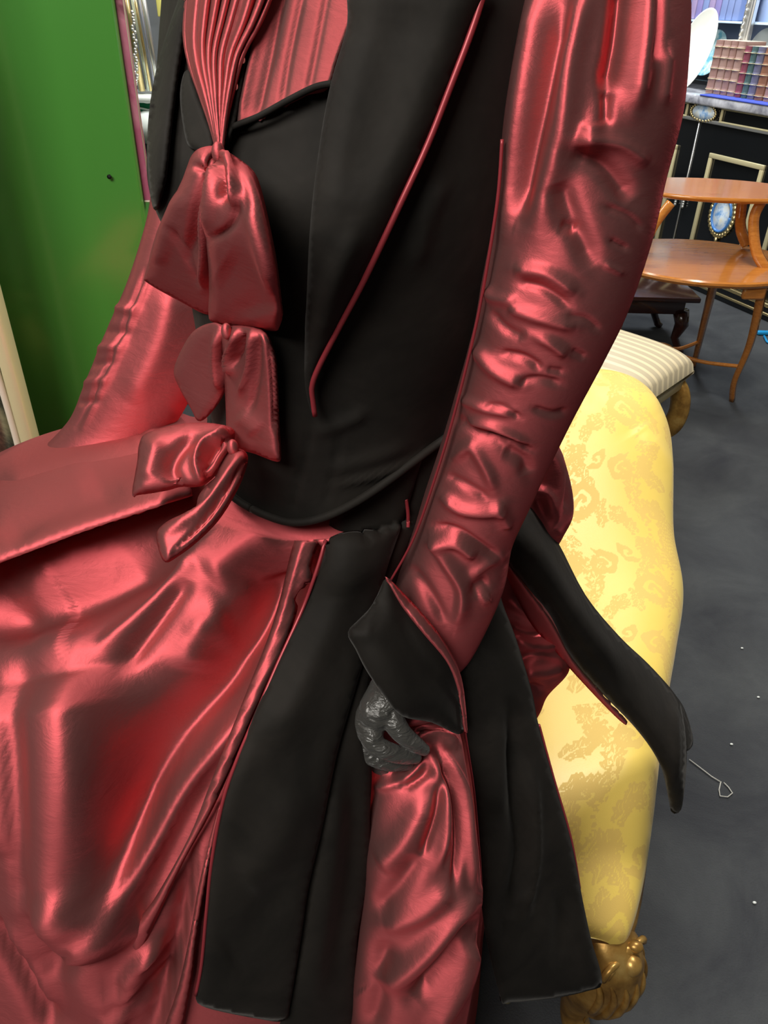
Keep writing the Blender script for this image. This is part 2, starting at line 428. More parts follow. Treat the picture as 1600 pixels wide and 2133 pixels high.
skirt_folds = [
 ([(150, 1400), (170, 1500), (180, 1650), (190, 1800), (220, 1960)], (150, 80), .050),
 ([(640, 1160), (588, 1260), (500, 1400), (400, 1530), (305, 1680), (215, 1850)], (95, 32), -.046),
 ([(-80, 1180), (60, 1148), (200, 1095), (330, 1050), (450, 1010)], (50, 60), .006),
 ([(-80, 1290), (60, 1275), (200, 1225), (360, 1130)], (60, 70), -.036),
 ([(420, 1130), (350, 1210), (280, 1285), (205, 1355)], (16, 30), .011),
 ([(390, 1205), (330, 1290), (255, 1395)], 20, -.010),
 ([(205, 1350), (150, 1330), (90, 1330), (20, 1345)], (30, 50), .006),
 ([(640, 1170), (600, 1280), (540, 1390), (430, 1450), (330, 1520), (260, 1650), (200, 1800)], (40, 40), -.004),
 ([(480, 1300), (420, 1330), (400, 1400)], 45, .012),
 ([(530, 1240), (470, 1260), (400, 1330)], 30, .006),
 ([(120, 1800), (150, 1860), (200, 1910), (300, 1870)], (60, 60), .020),
 ([(520, 1480), (440, 1560), (370, 1650), (320, 1750), (260, 1850)], (20, 24), .014),
 ([(470, 1590), (400, 1700), (330, 1820), (265, 1905)], (30, 30), -.010),
 ([(60, 1380), (64, 1560), (66, 1700), (80, 1850), (130, 2000), (150, 2140)], (24, 34), -.011),
 ([(0, 1420), (10, 1600), (20, 1760)], 40, .012),
 ([(-20, 1900), (30, 1990), (80, 2080), (110, 2150)], (20, 30), -.018),
 ([(20, 1900), (70, 2000), (110, 2100)], 18, .010),
 ([(150, 1990), (200, 2060), (300, 2100)], 60, .012),
 ([(350, 1960), (300, 1980), (265, 2030)], (20, 12), .010),
 ([(355, 2020), (300, 2050), (230, 2085)], (10, 22), -.008),
 ([(400, 1800), (375, 1920), (345, 2040), (310, 2160)], 15, -.014),
 ([(430, 1760), (405, 1900), (385, 2020), (350, 2160)], 14, .010),
 ([(330, 1950), (290, 2030), (220, 2160)], (24, 14), .012),
 ([(330, 900), (240, 960), (100, 1010), (0, 1040)], 60, .010),
 ([(390, 860), (360, 900), (300, 930)], 20, .010),
 ([(330, 880), (280, 900), (220, 900)], 16, -.006),
 ([(560, 1100), (500, 1150), (430, 1200)], 50, .010),
 ([(180, 1120), (60, 1200), (0, 1230)], 30, .006),
 ([(40, 1130), (20, 1250), (60, 1370)], 25, -.006),
]
V = relief(SV, SN, skirt_folds); mk('skirt', V, list(SF)+[tuple(range(420))], TAF, ROOT)
SKR = bvh_of(V, SF)

# bunched overskirt fold lifted over the lap of the skirt
LX = [-160, 60, 200, 330, 430, 500]; LY = [1225, 1150, 1098, 1055, 1025, 1000]
def y_fold(x, y):
    t = min(1, max(0, 1-(np.interp(x, LX, LY)-y)/170)); sd_ = min(1, max(0, (470-x)/130))
    return y_skr(x, y)-(.058*t*t*(3-2*t))*sd_+.004*(1-sd_)
y_skr = hit_fn(SK_BVH, lambda a, b: 0.55)
sheet('overskirt_fold', [(-150, 1225), (-40, 1188), (60, 1150), (200, 1098), (330, 1055), (430, 1022), (470, 990), (440, 950), (330, 930), (180, 950), (60, 980), (-60, 1020), (-150, 1060)], y_fold, TAF, ROOT, off=.004, bulge=.030, edge=95, thick=.005, step=10,
      strokes=[([(0, 1120), (120, 1060), (260, 1020)], 26, -.006), ([(-40, 1060), (80, 1030), (200, 990)], 34, .006)])
# front facing band along the open overskirt
bl = [(632, 1082), (612, 1130), (600, 1175), (584, 1244), (558, 1329), (520, 1425), (467, 1558), (436, 1637), (393, 1744), (319, 1876), (262, 1950)]
br = [(288, 1995), (319, 1930), (382, 1797), (441, 1690), (489, 1584), (542, 1462), (590, 1361), (632, 1234), (656, 1154), (685, 1066)]
y_skr = hit_fn(SK_BVH, lambda a, b: 0.55)
sheet('front_facing', bl+br, y_skr, TAF, ROOT, off=.014, bulge=.010, edge=22, step=8, thick=.008,
      strokes=[([(660, 1080), (628, 1180), (605, 1260), (575, 1340), (530, 1440), (478, 1570), (415, 1715), (350, 1840)], 5, -.003),
               ([(655, 1190), (640, 1215)], 12, .006), ([(640, 1230), (620, 1260)], 9, -.006)])
sheet('front_facing', [(458, 1680), (445, 1760), (430, 1840), (412, 1940), (400, 2040), (370, 2170), (335, 2170), (370, 2060), (395, 1950), (415, 1840), (440, 1740)],
      y_skr, TAF, ROOT, off=.016, bulge=.008, edge=15, step=8)
# jacket skirts (peplum panels)
A_l = [(690, 1062), (683, 1106), (664, 1175), (632, 1265), (579, 1382), (531, 1494), (489, 1595), (462, 1680), (441, 1797), (430, 1903), (420, 2009), (408, 2073)]
A_b = [(415, 2092), (451, 2105), (531, 2121), (592, 2127)]
A_r = [(605, 2089), (627, 1956), (643, 1850), (669, 1733), (700, 1580), (728, 1478), (765, 1350), (800, 1200), (838, 1090), (866, 1000), (880, 920), (780, 945), (704, 1000)]
y_pep = lambda x, y: min(y_skr(x, y), .655)
sheet('peplum_panel', A_l+A_b+A_r, y_pep, VEL, ROOT, off=.030, bulge=.007, edge=30, thick=.006, step=10,
      strokes=[([(760, 1080), (700, 1250), (620, 1420), (560, 1560)], 50, .010), ([(620, 1640), (560, 1780), (500, 1830)], 45, .008), ([(680, 1100), (640, 1300), (560, 1480)], 25, -.006),
               ([(600, 1820), (520, 1960), (470, 2000)], 40, -.006)])
cord('lining_edge', A_l[1:], y_skr, PIPE, ROOT, .0018, .030)
sheet('peplum_panel', [(840, 940), (925, 925), (915, 985), (885, 1060), (830, 1200), (790, 1290), (775, 1390), (760, 1500), (765, 1560), (775, 1600), (772, 1706), (770, 1829), (745, 1956), (725, 2170), (585, 2170), (600, 2089), (627, 1956), (643, 1850), (669, 1733), (690, 1600), (720, 1478), (755, 1350), (790, 1200), (820, 1090)],
      y_pep, VEL, ROOT, off=.016, bulge=.006, edge=25, thick=.006, step=12, strokes=[([(700, 1650), (680, 1850), (640, 2100)], 30, .008), ([(740, 1620), (730, 1800), (690, 2050)], 25, -.006)])
cord('lining_edge', [(846, 1040), (850, 1070), (850, 1098)], y_pep, PIPE, ROOT, .0018, .032)

# side drape gathered in the hand
dr = [(800, 1430, 900, 1440, .58), (805, 1470, 925, 1470, .57), (790, 1530, 955, 1520, .56), (782, 1590, 970, 1590, .53), (772, 1680, 985, 1680, .505), (766, 1780, 998, 1780, .48),
      (760, 1860, 1002, 1870, .465), (748, 1950, 992, 1960, .45), (738, 2040, 985, 2050, .435), (728, 2150, 968, 2150, .42), (680, 2280, 955, 2280, .405), (670, 2450, 945, 2450, .39)]
tube_part('side_drape', dr, TAF, ROOT, flat=.62, nu=200, nv=220, strokes=[
 ([(880, 1560), (850, 1600), (790, 1610)], 9, -.008), ([(885, 1575), (840, 1625), (780, 1640)], 9, .006), ([(800, 1615), (850, 1635), (900, 1600)], 8, -.006),
 ([(890, 1560), (920, 1620), (930, 1720), (915, 1800)], (14, 10), .010), ([(905, 1570), (945, 1650), (955, 1760), (945, 1850)], 9, -.010),
 ([(920, 1560), (965, 1640), (978, 1760), (985, 1850)], 8, .008), ([(925, 1600), (905, 1700), (880, 1780)], 10, -.008),
 ([(830, 1500), (870, 1500), (915, 1490)], 10, .010), ([(850, 1530), (900, 1510), (940, 1515)], 8, -.010), ([(860, 1545), (910, 1530), (955, 1550)], 7, .008),
 ([(990, 1860), (930, 1930), (850, 2010), (780, 2050)], (20, 34), .016), ([(990, 1900), (930, 2000), (860, 2080)], 24, -.016),
 ([(900, 1650), (840, 1760), (790, 1800)], 30, .010), ([(870, 1780), (830, 1850), (780, 1900)], 24, -.008), ([(940, 1850), (880, 1900), (800, 1930)], 20, .008),
 ([(985, 1960), (960, 2050), (900, 2150)], 20, .012), ([(800, 1960), (790, 2060), (770, 2150)], 26, -.010)])

# bustle drapery behind
bu = [(880, 900, 900, 870, .79), (905, 905, 1000, 850, .82), (930, 910, 1100, 868, .85), (945, 930, 1158, 925, .87), (950, 980, 1184, 985, .88), (950, 1060, 1193, 1060, .88), (950, 1130, 1165, 1120, .87), (950, 1190, 1120, 1190, .86), (950, 1260, 1140, 1260, .85),
      (950, 1330, 1172, 1330, .83), (950, 1390, 1184, 1390, .81), (950, 1440, 1140, 1445, .79), (950, 1500, 1118, 1490, .77), (960, 1560, 1060, 1550, .75), (960, 1640, 1040, 1640, .73)]
tube_part('bustle', bu, TAF, ROOT, flat=.8, nu=140, nv=180, strokes=[
 ([(1150, 930), (1165, 1000), (1150, 1080), (1160, 1120)], 14, .008), ([(1110, 1020), (1140, 1030), (1140, 1080)], 8, .007), ([(1135, 950), (1120, 1020)], 14, -.010),
 ([(1120, 1040), (1150, 1100)], 12, -.010), ([(1175, 960), (1180, 1060)], 7, -.005),
 ([(1060, 1250), (1100, 1280), (1120, 1300)], 10, .010), ([(1060, 1300), (1110, 1320), (1150, 1310)], 9, -.012), ([(1070, 1330), (1120, 1350), (1160, 1340)], 9, .010),
 ([(1075, 1380), (1120, 1360), (1170, 1370)], 9, -.010), ([(1090, 1400), (1130, 1400), (1170, 1390)], 12, .010), ([(1100, 1430), (1130, 1440)], 9, -.008)])

# ---- bodice (velvet shell)
seams = [([(655, 870), (630, 970), (603, 1068)], 4, -.004), ([(712, 900), (695, 985), (678, 1052)], 4, -.003), ([(660, 900), (720, 880), (760, 860)], 14, .004),
         ([(560, 700), (600, 850), (560, 1000)], 40, .004), ([(920, 380), (890, 450), (860, 560)], 18, .005), ([(690, 980), (760, 960), (850, 930)], 14, .003),
         ([(700, 1010), (800, 985), (920, 925)], 7, .004), ([(545, 560), (600, 650)], 30, -.004)]
TV2 = relief(TV, TN, seams)
bod = mk('bodice', TV2, TF, VEL, ROOT); sd = bod.modifiers.new('t', 'SOLIDIFY'); sd.thickness = .006; sd.offset = -1
# bound edge of the basque
ed = []
for j in range(181):
    th = 2*PI*j/180; ed.append(torso_pt(hem_z(th)+.004, th, 0.010))
MB().tube(ed, .0038, 10).build('basque_binding', VEL, ROOT)
# shirt front pleats
sheet('pleated_vest', [(405, -60), (388, 60), (392, 150), (425, 240), (460, 310), (480, 272), (560, 238), (640, 200), (684, 184), (706, 120), (742, 20), (760, -60)], y_torso, TAFP, ROOT, off=.006, bulge=.003, edge=10,
      strokes=[([(597, -60), (560, 120), (532, 250)], 9, -.004), ([(640, -60), (606, 100), (585, 225)], 8, -.0025), ([(690, -60), (660, 100), (640, 200)], 8, -.002), ([(570, -60), (530, 120), (500, 262)], 9, .004)], step=4.5)
sheet('placket', [(500, 60), (520, 60), (512, 130), (500, 200), (486, 270), (470, 285), (474, 200), (488, 120)], y_torso, VEL, ROOT, off=.014, bulge=.002, edge=6, step=6)
for q in [(505, 124), (490, 180)]:
    c = aty(*q, y_torso(*q)); v = CAM-c; v /= np.linalg.norm(v); MB().ball(c+v*.019, .0022, (1, 1, 1.3)).build('hook', STEEL, ROOT)
def fan_strokes(x_top, x_bot, ytop, ybot, w, a): return ([(x_top, ytop), (x_top*.5+x_bot*.5+(x_top-x_bot)*.05, (ytop+ybot)/2), (x_bot, ybot)], w, a)
def pleated(name, left, right, yfn, folds, m, parent, off, depth, bulge, nu=220, nv=120, seed=0):
    L = resample(catmull(left, 8), nv); Rr = resample(catmull(right, 8), nv); rg = np.random.RandomState(seed)
    ph = rg.rand(8)*6; G = np.zeros((nv, nu, 3))
    for i in range(nv):
        w = np.linalg.norm(Rr[i]-L[i]); dd = depth*min(1, w/60+.15)
        for j in range(nu):
            t = j/(nu-1); q = L[i]*(1-t)+Rr[i]*t
            tw = t+.018*math.sin(t*9+ph[0])*1.0+.01*math.sin(i/nv*5+t*14+ph[1])
            a = 2*PI*folds*tw; f_ = math.cos(a+.55*math.sin(a))*(.65+.35*math.sin(t*11+ph[2]))
            p_ = aty(q[0], q[1], yfn(q[0], q[1])); v = CAM-p_; v /= np.linalg.norm(v)
            G[i, j] = p_+v*(off+bulge*math.sqrt(max(0, 1-(2*t-1)**2))*min(1, w/80+.2)+dd*f_)
    V, Fc = grid_mesh(G, False); o_ = mk(name, V, Fc, m, parent)
    sd_ = o_.modifiers.new('thickness', 'SOLIDIFY'); sd_.thickness = .003; sd_.offset = 0; return o_
pleated('neck_scarf', [(390, -60), (384, 60), (394, 130), (418, 200), (438, 258), (452, 308)], [(585, -60), (545, 40), (508, 110), (488, 180), (474, 240), (463, 308)], y_torso, 8, TAF, ROOT, .016, .0055, .014)
# waistcoat fronts: near one and far one
cord('waistcoat_edge', [(470, 296), (480, 268), (540, 242), (600, 209), (655, 182), (692, 174)], y_torso, VEL, ROOT, .0022, .013)
sheet('waistcoat_front', [(384, 150), (398, 150), (412, 190), (432, 240), (450, 300), (430, 325), (412, 318), (390, 300), (378, 240), (375, 190)], y_torso, VEL, ROOT, off=.012, bulge=.008, edge=14, step=7)
# lapels
lap_l = [(752, -60), (722, 60), (690, 168), (668, 280), (652, 400), (643, 520), (638, 650), (634, 770), (640, 830), (654, 868)]
lap_r = [(651, 830), (650, 800), (662, 765), (700, 690), (757, 582), (828, 432), (888, 302), (938, 175), (985, 50), (1018, -60)]
sheet('lapel', lap_l+lap_r, y_torso, VEL, ROOT, off=.016, bulge=.012, edge=60, thick=.005, step=12, strokes=[([(740, 480), (690, 600), (660, 700)], 22, .005), ([(850, 0), (800, 200), (720, 420)], 60, -.004)])
cord('lapel_piping', [(1020, -60), (987, 50), (940, 175), (890, 302), (830, 432), (759, 582), (702, 690), (664, 765), (650, 805), (652, 835), (656, 866)], y_torso, PIPE, ROOT, .0023, .018)
sheet('lapel', [(395, -60), (350, 60), (322, 160), (308, 260), (308, 360), (322, 440), (345, 380), (360, 250), (375, 140), (392, 40), (410, -60)], y_torso, VEL, ROOT, off=.014, bulge=.014, edge=22, step=8)

# ---- far sleeve
fs_rows = [(330, 330, 455, 330, .97), (318, 400, 470, 420, .95), (306, 470, 470, 520, .93), (272, 580, 462, 640, .91), (225, 690, 430, 760, .90), (180, 800, 385, 850, .89), (150, 870, 340, 920, .88), (95, 930, 300, 980, .87)]
tube_part('sleeve', fs_rows, TAF, ROOT, flat=.8, strokes=[
 ([(306, 560), (270, 650), (225, 760), (160, 890)], 5, -.006), ([(318, 560), (280, 650), (235, 760), (172, 890)], 7, .005), ([(235, 640), (290, 648)], 10, .004), ([(210, 690), (275, 692)], 10, -.004), ([(190, 725), (255, 722)], 9, .004), ([(185, 760), (240, 752)], 8, -.004), ([(170, 800), (225, 788)], 9, .004), ([(160, 840), (208, 832)], 8, -.004), ([(360, 600), (330, 720), (270, 840)], 30, .006)])

# ---- near sleeve
ns = [(990, -120, 1010, -215, .66), (1025, -130, 1110, -270, .655), (1070, -135, 1250, -270, .64), (1102, -130, 1370, -215, .62), (1118, -110, 1420, -120, .60), (1092, 0, 1432, 0, .595), (1070, 120, 1428, 130, .585), (1052, 240, 1416, 240, .58), (1042, 350, 1384, 370, .578), (1030, 450, 1358, 490, .575), (1005, 580, 1312, 630, .575), (985, 690, 1262, 735, .58),
      (950, 820, 1200, 850, .59), (918, 930, 1150, 950, .60), (885, 1030, 1105, 1045, .605), (862, 1105, 1068, 1130, .61), (838, 1170, 1052, 1215, .612), (815, 1240, 1022, 1290, .615), (830, 1300, 985, 1365, .615), (850, 1350, 955, 1400, .615)]
sl_folds = [
 ([(1130, -40), (1095, 150), (1070, 330), (1050, 480)], 20, .008), ([(1180, -20), (1140, 160), (1100, 330), (1075, 450)], (26, 20), -.012),
 ([(1230, -40), (1190, 120), (1170, 280), (1120, 480)], 26, .010), ([(1300, -60), (1285, 80), (1262, 190)], 20, -.013), ([(1345, -40), (1340, 80), (1320, 230)], 22, .010),
 ([(1375, -60), (1372, 60), (1360, 130)], 12, -.007), ([(1395, 100), (1380, 220)], 12, .004), ([(1265, 190), (1262, 260)], 12, -.006), ([(1235, 250), (1220, 320)], 22, .007),
 ([(1190, 320), (1260, 350), (1320, 420)], (20, 24), -.009), ([(1200, 290), (1290, 300), (1350, 340)], 16, .006), ([(1160, 380), (1190, 450), (1240, 560)], 24, -.007),
 ([(1260, 430), (1310, 450), (1340, 480)], 8, -.005), ([(1270, 500), (1310, 520)], 6, -.005), ([(1260, 550), (1300, 570)], 6, .004), ([(1165, 470), (1200, 480)], 12, -.005),
 ([(1070, 560), (1140, 570), (1200, 610)], 14, .006), ([(1080, 590), (1130, 600), (1190, 640)], 9, -.006), ([(1010, 600), (1030, 620), (1080, 625)], 12, .005),
 ([(1060, 640), (1120, 660), (1200, 680)], 14, .006), ([(1020, 650), (1060, 690), (1130, 710)], 10, -.006), ([(1080, 700), (1140, 710), (1180, 740)], 12, .006),
 ([(1040, 735), (1090, 745), (1130, 770)], 9, -.007), ([(990, 720), (1030, 770), (1090, 800)], 14, .007), ([(1080, 795), (1120, 790), (1170, 800)], 8, -.006),
 ([(1180, 660), (1220, 665), (1250, 690)], 7, -.004), ([(1190, 730), (1220, 745)], 7, -.004), ([(1140, 770), (1175, 775)], 7, -.004), ([(1110, 850), (1150, 862), (1180, 855)], 7, -.005),
 ([(960, 830), (1010, 850), (1080, 860)], 10, .007), ([(1010, 845), (1050, 850), (1085, 870)], 7, -.007), ([(950, 870), (990, 900), (1060, 930)], 12, -.006), ([(970, 880), (1030, 890), (1100, 930)], 10, .008),
 ([(1010, 905), (1060, 915), (1110, 940)], 7, -.008), ([(945, 960), (980, 930), (1010, 970), (1030, 1020)], 12, .006), ([(1050, 940), (1090, 960), (1100, 990)], 14, -.006),
 ([(930, 990), (970, 1010), (1020, 1040)], 9, -.006), ([(920, 1030), (960, 1060), (1020, 1065), (1050, 1050)], 12, .008), ([(905, 1095), (950, 1105), (1000, 1135), (1050, 1170)], 8, -.009),
 ([(895, 1130), (950, 1130), (990, 1160)], 12, .009), ([(900, 1120), (930, 1170), (960, 1230), (950, 1300)], (10, 18), .010), ([(980, 1200), (1020, 1170), (1055, 1160)], 10, .007),
 ([(980, 1230), (1020, 1210)], 12, -.007), ([(850, 1180), (890, 1230), (930, 1300)], 12, -.006), ([(1000, 1250), (1020, 1240)], 14, .005), ([(1040, 1060), (1060, 1100)], 12, .006),
 ([(1052, 300), (1040, 420), (1012, 600), (985, 720), (945, 880), (905, 1010), (862, 1130), (822, 1215)], 4, -.004)]
tube_part('sleeve', ns, TAF, ROOT, flat=.82, nu=240, nv=480, strokes=[(p, w, a*(.85 if np.mean(w) > 11 else .6)) for p, w, a in sl_folds])
ys = quadfit([(1060, 0, .585), (1050, 300, .57), (1000, 600, .565), (935, 900, .585), (880, 1100, .60), (812, 1210, .60), (1000, 300, .57), (1100, 600, .565)])
cord('sleeve_piping', [(1046, 290), (1036, 420), (1006, 605), (982, 720), (940, 885), (900, 1015), (860, 1125), (812, 1212)], ys, PIPE, ROOT, .0012, .012)
# cuff
yc0 = quadfit([(805, 1205, .60), (725, 1315, .60), (845, 1490, .585), (970, 1525, .585), (900, 1320, .565), (850, 1350, .555)])
yc = lambda x, y: min(yc0(x, y), y_skirt(x, y)-.042)
sheet('cuff', [(806, 1203), (780, 1255), (748, 1290), (724, 1318), (742, 1355), (762, 1395), (800, 1450), (838, 1492), (900, 1505), (962, 1530), (966, 1470), (955, 1410), (930, 1360), (890, 1305), (845, 1250)], yc, VEL, ROOT, off=.01, bulge=.02, edge=60, thick=.006, sm_closed=True,
      strokes=[([(800, 1230), (770, 1290), (765, 1330)], 6, .003)])
sheet('cuff_edge', [(806, 1203), (850, 1245), (895, 1295), (935, 1350), (958, 1400), (968, 1450), (974, 1528), (962, 1480), (950, 1425), (928, 1375), (880, 1318), (835, 1260)], yc, TAF, ROOT, off=.028, bulge=.004, edge=7, thick=.003, step=5)
sheet('sleeve_lining', [(840, 1485), (880, 1490), (912, 1492), (930, 1515), (905, 1540), (870, 1560), (835, 1525), (822, 1505)], quadfit([(840, 1490, .62), (930, 1500, .62), (880, 1550, .61)]), TAF, ROOT, off=.0, bulge=.004, edge=8, step=6,
      strokes=[([(840, 1520), (880, 1500), (920, 1500)], 6, .006), ([(850, 1535), (900, 1515)], 6, -.005)])

# ---- gloved hand
def hand():
    mb = MB()
    def P_(x, y, yy): return aty(x, y, yy-.035)
    def limb(pts, rr, n=14):
        P = [P_(*p_) for p_ in pts]; Q = resample(catmull(P, 6), 26); R2 = np.interp(np.linspace(0, 1, 26), np.linspace(0, 1, len(rr)), rr)
        for q, r0 in zip(Q, R2): mb.ball(q, r0, seg=10)
    limb([(856, 1370, .600), (830, 1410, .590), (803, 1448, .572), (785, 1482, .556)], [.0215, .0205, .0205, .020])
    limb([(815, 1440, .578), (792, 1480, .560), (768, 1520, .550)], [.018, .0175, .014])
    limb([(800, 1465, .560), (765, 1490, .558), (746, 1520, .556)], [.018, .0165, .013])
    limb([(790, 1480, .555), (760, 1515, .556), (748, 1540, .562)], [.018, .0155, .012])
    # thumb, out of the side of the palm
    limb([(815, 1478, .556), (822, 1505, .546), (838, 1528, .540), (862, 1548, .538), (884, 1562, .540)], [.0125, .0115, .0098, .0088, .0062])
    # four curled fingers, unequal in length
    limb([(768, 1512, .548), (776, 1545, .538), (800, 1562, .533), (832, 1572, .535), (866, 1578, .540)], [.0118, .0108, .0098, .0092, .0066])
    limb([(756, 1520, .556), (760, 1560, .547), (785, 1580, .542), (816, 1589, .543), (850, 1592, .548)], [.0115, .0105, .0096, .009, .0065])
    limb([(745, 1520, .566), (744, 1562, .560), (768, 1588, .556), (798, 1598, .556), (828, 1602, .560)], [.0112, .0102, .0094, .0088, .0064])
    limb([(738, 1508, .576), (734, 1548, .574), (752, 1578, .572), (776, 1592, .572), (800, 1598, .574)], [.0105, .0095, .0088, .0082, .006])
    # knuckles
    for q, r0 in (((776, 1534, .540), .0118), ((758, 1548, .550), .0115), ((744, 1552, .562), .011), ((745, 1490, .560), .0125)): mb.ball(P_(*q), r0, seg=10)
    o_ = mb.build('gloved_hand', GLOVE, ROOT)
    r__ = o_.modifiers.new('remesh', 'REMESH'); r__.mode = 'VOXEL'; r__.voxel_size = .0013; r__.use_smooth_shade = True
    sm = o_.modifiers.new('smooth', 'SMOOTH'); sm.factor = .5; sm.iterations = 5
hand()

# ---- bows down the front
def bow(pieces, yf):
    B = None
    for nm, outl, off, bul, edg, st in pieces:
        q = sheet(nm, outl, yf, TAF, B if B else ROOT, off=off, bulge=bul, edge=edg, thick=.004, step=6, strokes=st)
        if B is None: B = q
    return B
def knot_bow(k, yf, pieces, r=.008):
    c = aty(*k, yf(*k)); v = CAM-c; v /= np.linalg.norm(v)
    mb = MB().ball(c+v*.026, r*.7, (.8, .8, 1.2), 16)
    B = mb.build('bow', TAF, ROOT)
    for nm, outl, off, bul, edg, st in pieces:
        sheet(nm, outl, yf, TAF, B, off=off, bulge=bul, edge=edg, thick=.004, step=6, strokes=st)
    return B
def on_torso(pts, extra=(), back=.0):
    return quadfit([(x, y, y_torso(x, y)-back) for x, y in pts]+list(extra))
def hit_over(plane):
    return lambda x, y: min(plane(x, y), y_torso(x, y) if x > 330 else 9)
y1p = on_torso([(455, 310), (400, 480), (430, 600), (560, 640), (540, 400), (380, 420), (480, 500)])
y1 = lambda x, y: y1p(x, y)-.014
knot_bow((455, 318), y1, [
 ('bow_loop', [(452, 308), (424, 306), (400, 322), (382, 368), (356, 438), (326, 500), (302, 572), (308, 590), (375, 628), (430, 655), (452, 640), (452, 520), (450, 420), (452, 350)], .004, .012, 34,
   [([(450, 315), (425, 345), (402, 345)], 7, -.007), ([(445, 330), (415, 400), (400, 480), (395, 540)], (9, 13), -.007), ([(446, 340), (425, 430), (428, 520), (420, 600)], 9, .007), ([(355, 470), (390, 540), (420, 600)], 5, -.004), ([(380, 400), (345, 480), (330, 550)], 16, .004)]),
 ('bow_loop', [(456, 312), (446, 340), (430, 390), (425, 440), (430, 520), (434, 600), (434, 655), (445, 672), (505, 686), (566, 691), (582, 684), (591, 640), (578, 560), (560, 470), (545, 400), (530, 360), (500, 335), (474, 316)], .026, .018, 22,
   [([(462, 320), (482, 350), (490, 390), (488, 430)], 8, .007), ([(458, 325), (458, 370), (464, 420)], (9, 7), -.008), ([(448, 340), (438, 400), (432, 480)], 9, .005), ([(475, 330), (510, 390), (520, 450)], 9, -.004), ([(500, 420), (480, 470), (440, 500)], 8, -.004), ([(490, 345), (520, 420), (545, 520), (565, 620)], 18, .006), ([(455, 560), (520, 600), (540, 660)], 50, -.004)]),
])
y2p = on_torso([(470, 700), (560, 700), (570, 940), (490, 920), (470, 800)])
y2 = lambda x, y: y2p(x, y)-.014
knot_bow((472, 690), y2, [
 ('bow_loop', [(446, 672), (405, 688), (378, 728), (362, 772), (372, 805), (398, 852), (414, 878), (440, 860), (470, 812), (478, 740), (476, 690)], .002, .008, 26, [([(455, 690), (452, 750), (458, 810)], 8, .008), ([(475, 700), (470, 760)], 6, -.006)]),
 ('bow_tail', [(468, 684), (545, 686), (572, 730), (579, 790), (582, 880), (586, 945), (578, 962), (530, 945), (476, 925), (471, 860), (466, 760)], .012, .016, 24,
   [([(495, 690), (478, 740), (480, 780)], 6, .007), ([(505, 690), (500, 730), (488, 760)], 5, -.008), ([(525, 690), (520, 760), (500, 820)], 6, .006), ([(538, 700), (535, 780), (520, 860)], 6, -.005), ([(560, 720), (568, 800), (572, 900)], 4, -.004), ([(500, 860), (540, 900)], 20, .005)]),
])
y3_ = quadfit([(490, 930, .605), (280, 960, .60), (350, 1020, .575), (340, 1150, .53), (510, 960, .595), (450, 1090, .55)])
y3 = lambda x, y: min(y3_(x, y), y_torso(x, y) if x > 440 else 9, y_skirt(x, y))-.006
knot_bow((485, 932), y3, [
 ('bow_loop', [(480, 890), (400, 880), (310, 900), (290, 925), (286, 965), (275, 1028), (290, 1031), (350, 1022), (410, 1014), (440, 1000), (468, 965), (488, 925)], .006, .018, 26,
   [([(475, 905), (430, 920), (412, 960), (420, 1000)], (10, 7), .010), ([(478, 915), (445, 940), (430, 985)], 8, -.010), ([(410, 900), (370, 940), (355, 980), (380, 1015)], 14, -.008), ([(330, 920), (320, 960), (310, 1000)], 18, .006), ([(470, 900), (455, 905)], 5, .004)]),
 ('bow_tail', [(488, 935), (508, 938), (517, 955), (510, 985), (490, 1030), (455, 1085), (410, 1130), (370, 1160), (345, 1172), (332, 1150), (326, 1110), (350, 1085), (395, 1062), (418, 1025), (450, 985), (470, 950)], .014, .016, 18,
   [([(508, 960), (480, 1010), (430, 1080), (360, 1150)], 5, -.006), ([(500, 950), (460, 1010), (410, 1070), (345, 1110)], 9, .006), ([(455, 985), (430, 1030), (400, 1060)], 6, -.005)]),
], .009)

# ---- side and rear tails
yC = quadfit([(1040, 1240, .66), (960, 1400, .60), (1110, 1450, .63), (1000, 1860, .50), (1210, 1850, .54), (1250, 2050, .50), (1050, 2088, .455)])
sheet('peplum_panel', [(1035, 1190), (1045, 1250), (1075, 1330), (1108, 1440), (1122, 1510), (1152, 1620), (1188, 1745), (1210, 1850), (1230, 1950), (1255, 2045), (1225, 2064), (1150, 2080), (1060, 2088), (1044, 2080), (1015, 1960), (1003, 1860), (999, 1780), (988, 1650), (968, 1530), (958, 1400), (975, 1280), (1000, 1200)],
      yC, VEL, ROOT, off=.0, bulge=.006, edge=25, thick=.006, step=12, strokes=[([(1070, 1480), (1080, 1650), (1095, 1780), (1075, 1880)], (20, 12), -.016), ([(1105, 1600), (1110, 1780), (1085, 1900)], 14, .012), ([(1180, 1850), (1175, 2000)], 24, -.008), ([(1040, 1500), (1030, 1700)], 30, .006), ([(1050, 1900), (1080, 1920), (1110, 1890)], 8, .004)])
cord('lining_edge', [(1122, 1510), (1152, 1620), (1188, 1745), (1207, 1850)], yC, PIPE, ROOT, .0022, -.004)
cord('lining_edge', [(960, 1440), (970, 1530), (988, 1650), (1000, 1790), (1004, 1870)], yC, PIPE, ROOT, .0012, .003)
yD = quadfit([(990, 1000, .74), (1082, 1050, .79), (1065, 1180, .76), (1220, 1240, .84), (1290, 1325, .84), (1190, 1370, .78), (1441, 1540, .82), (1385, 1600, .75), (1410, 1690, .76)])
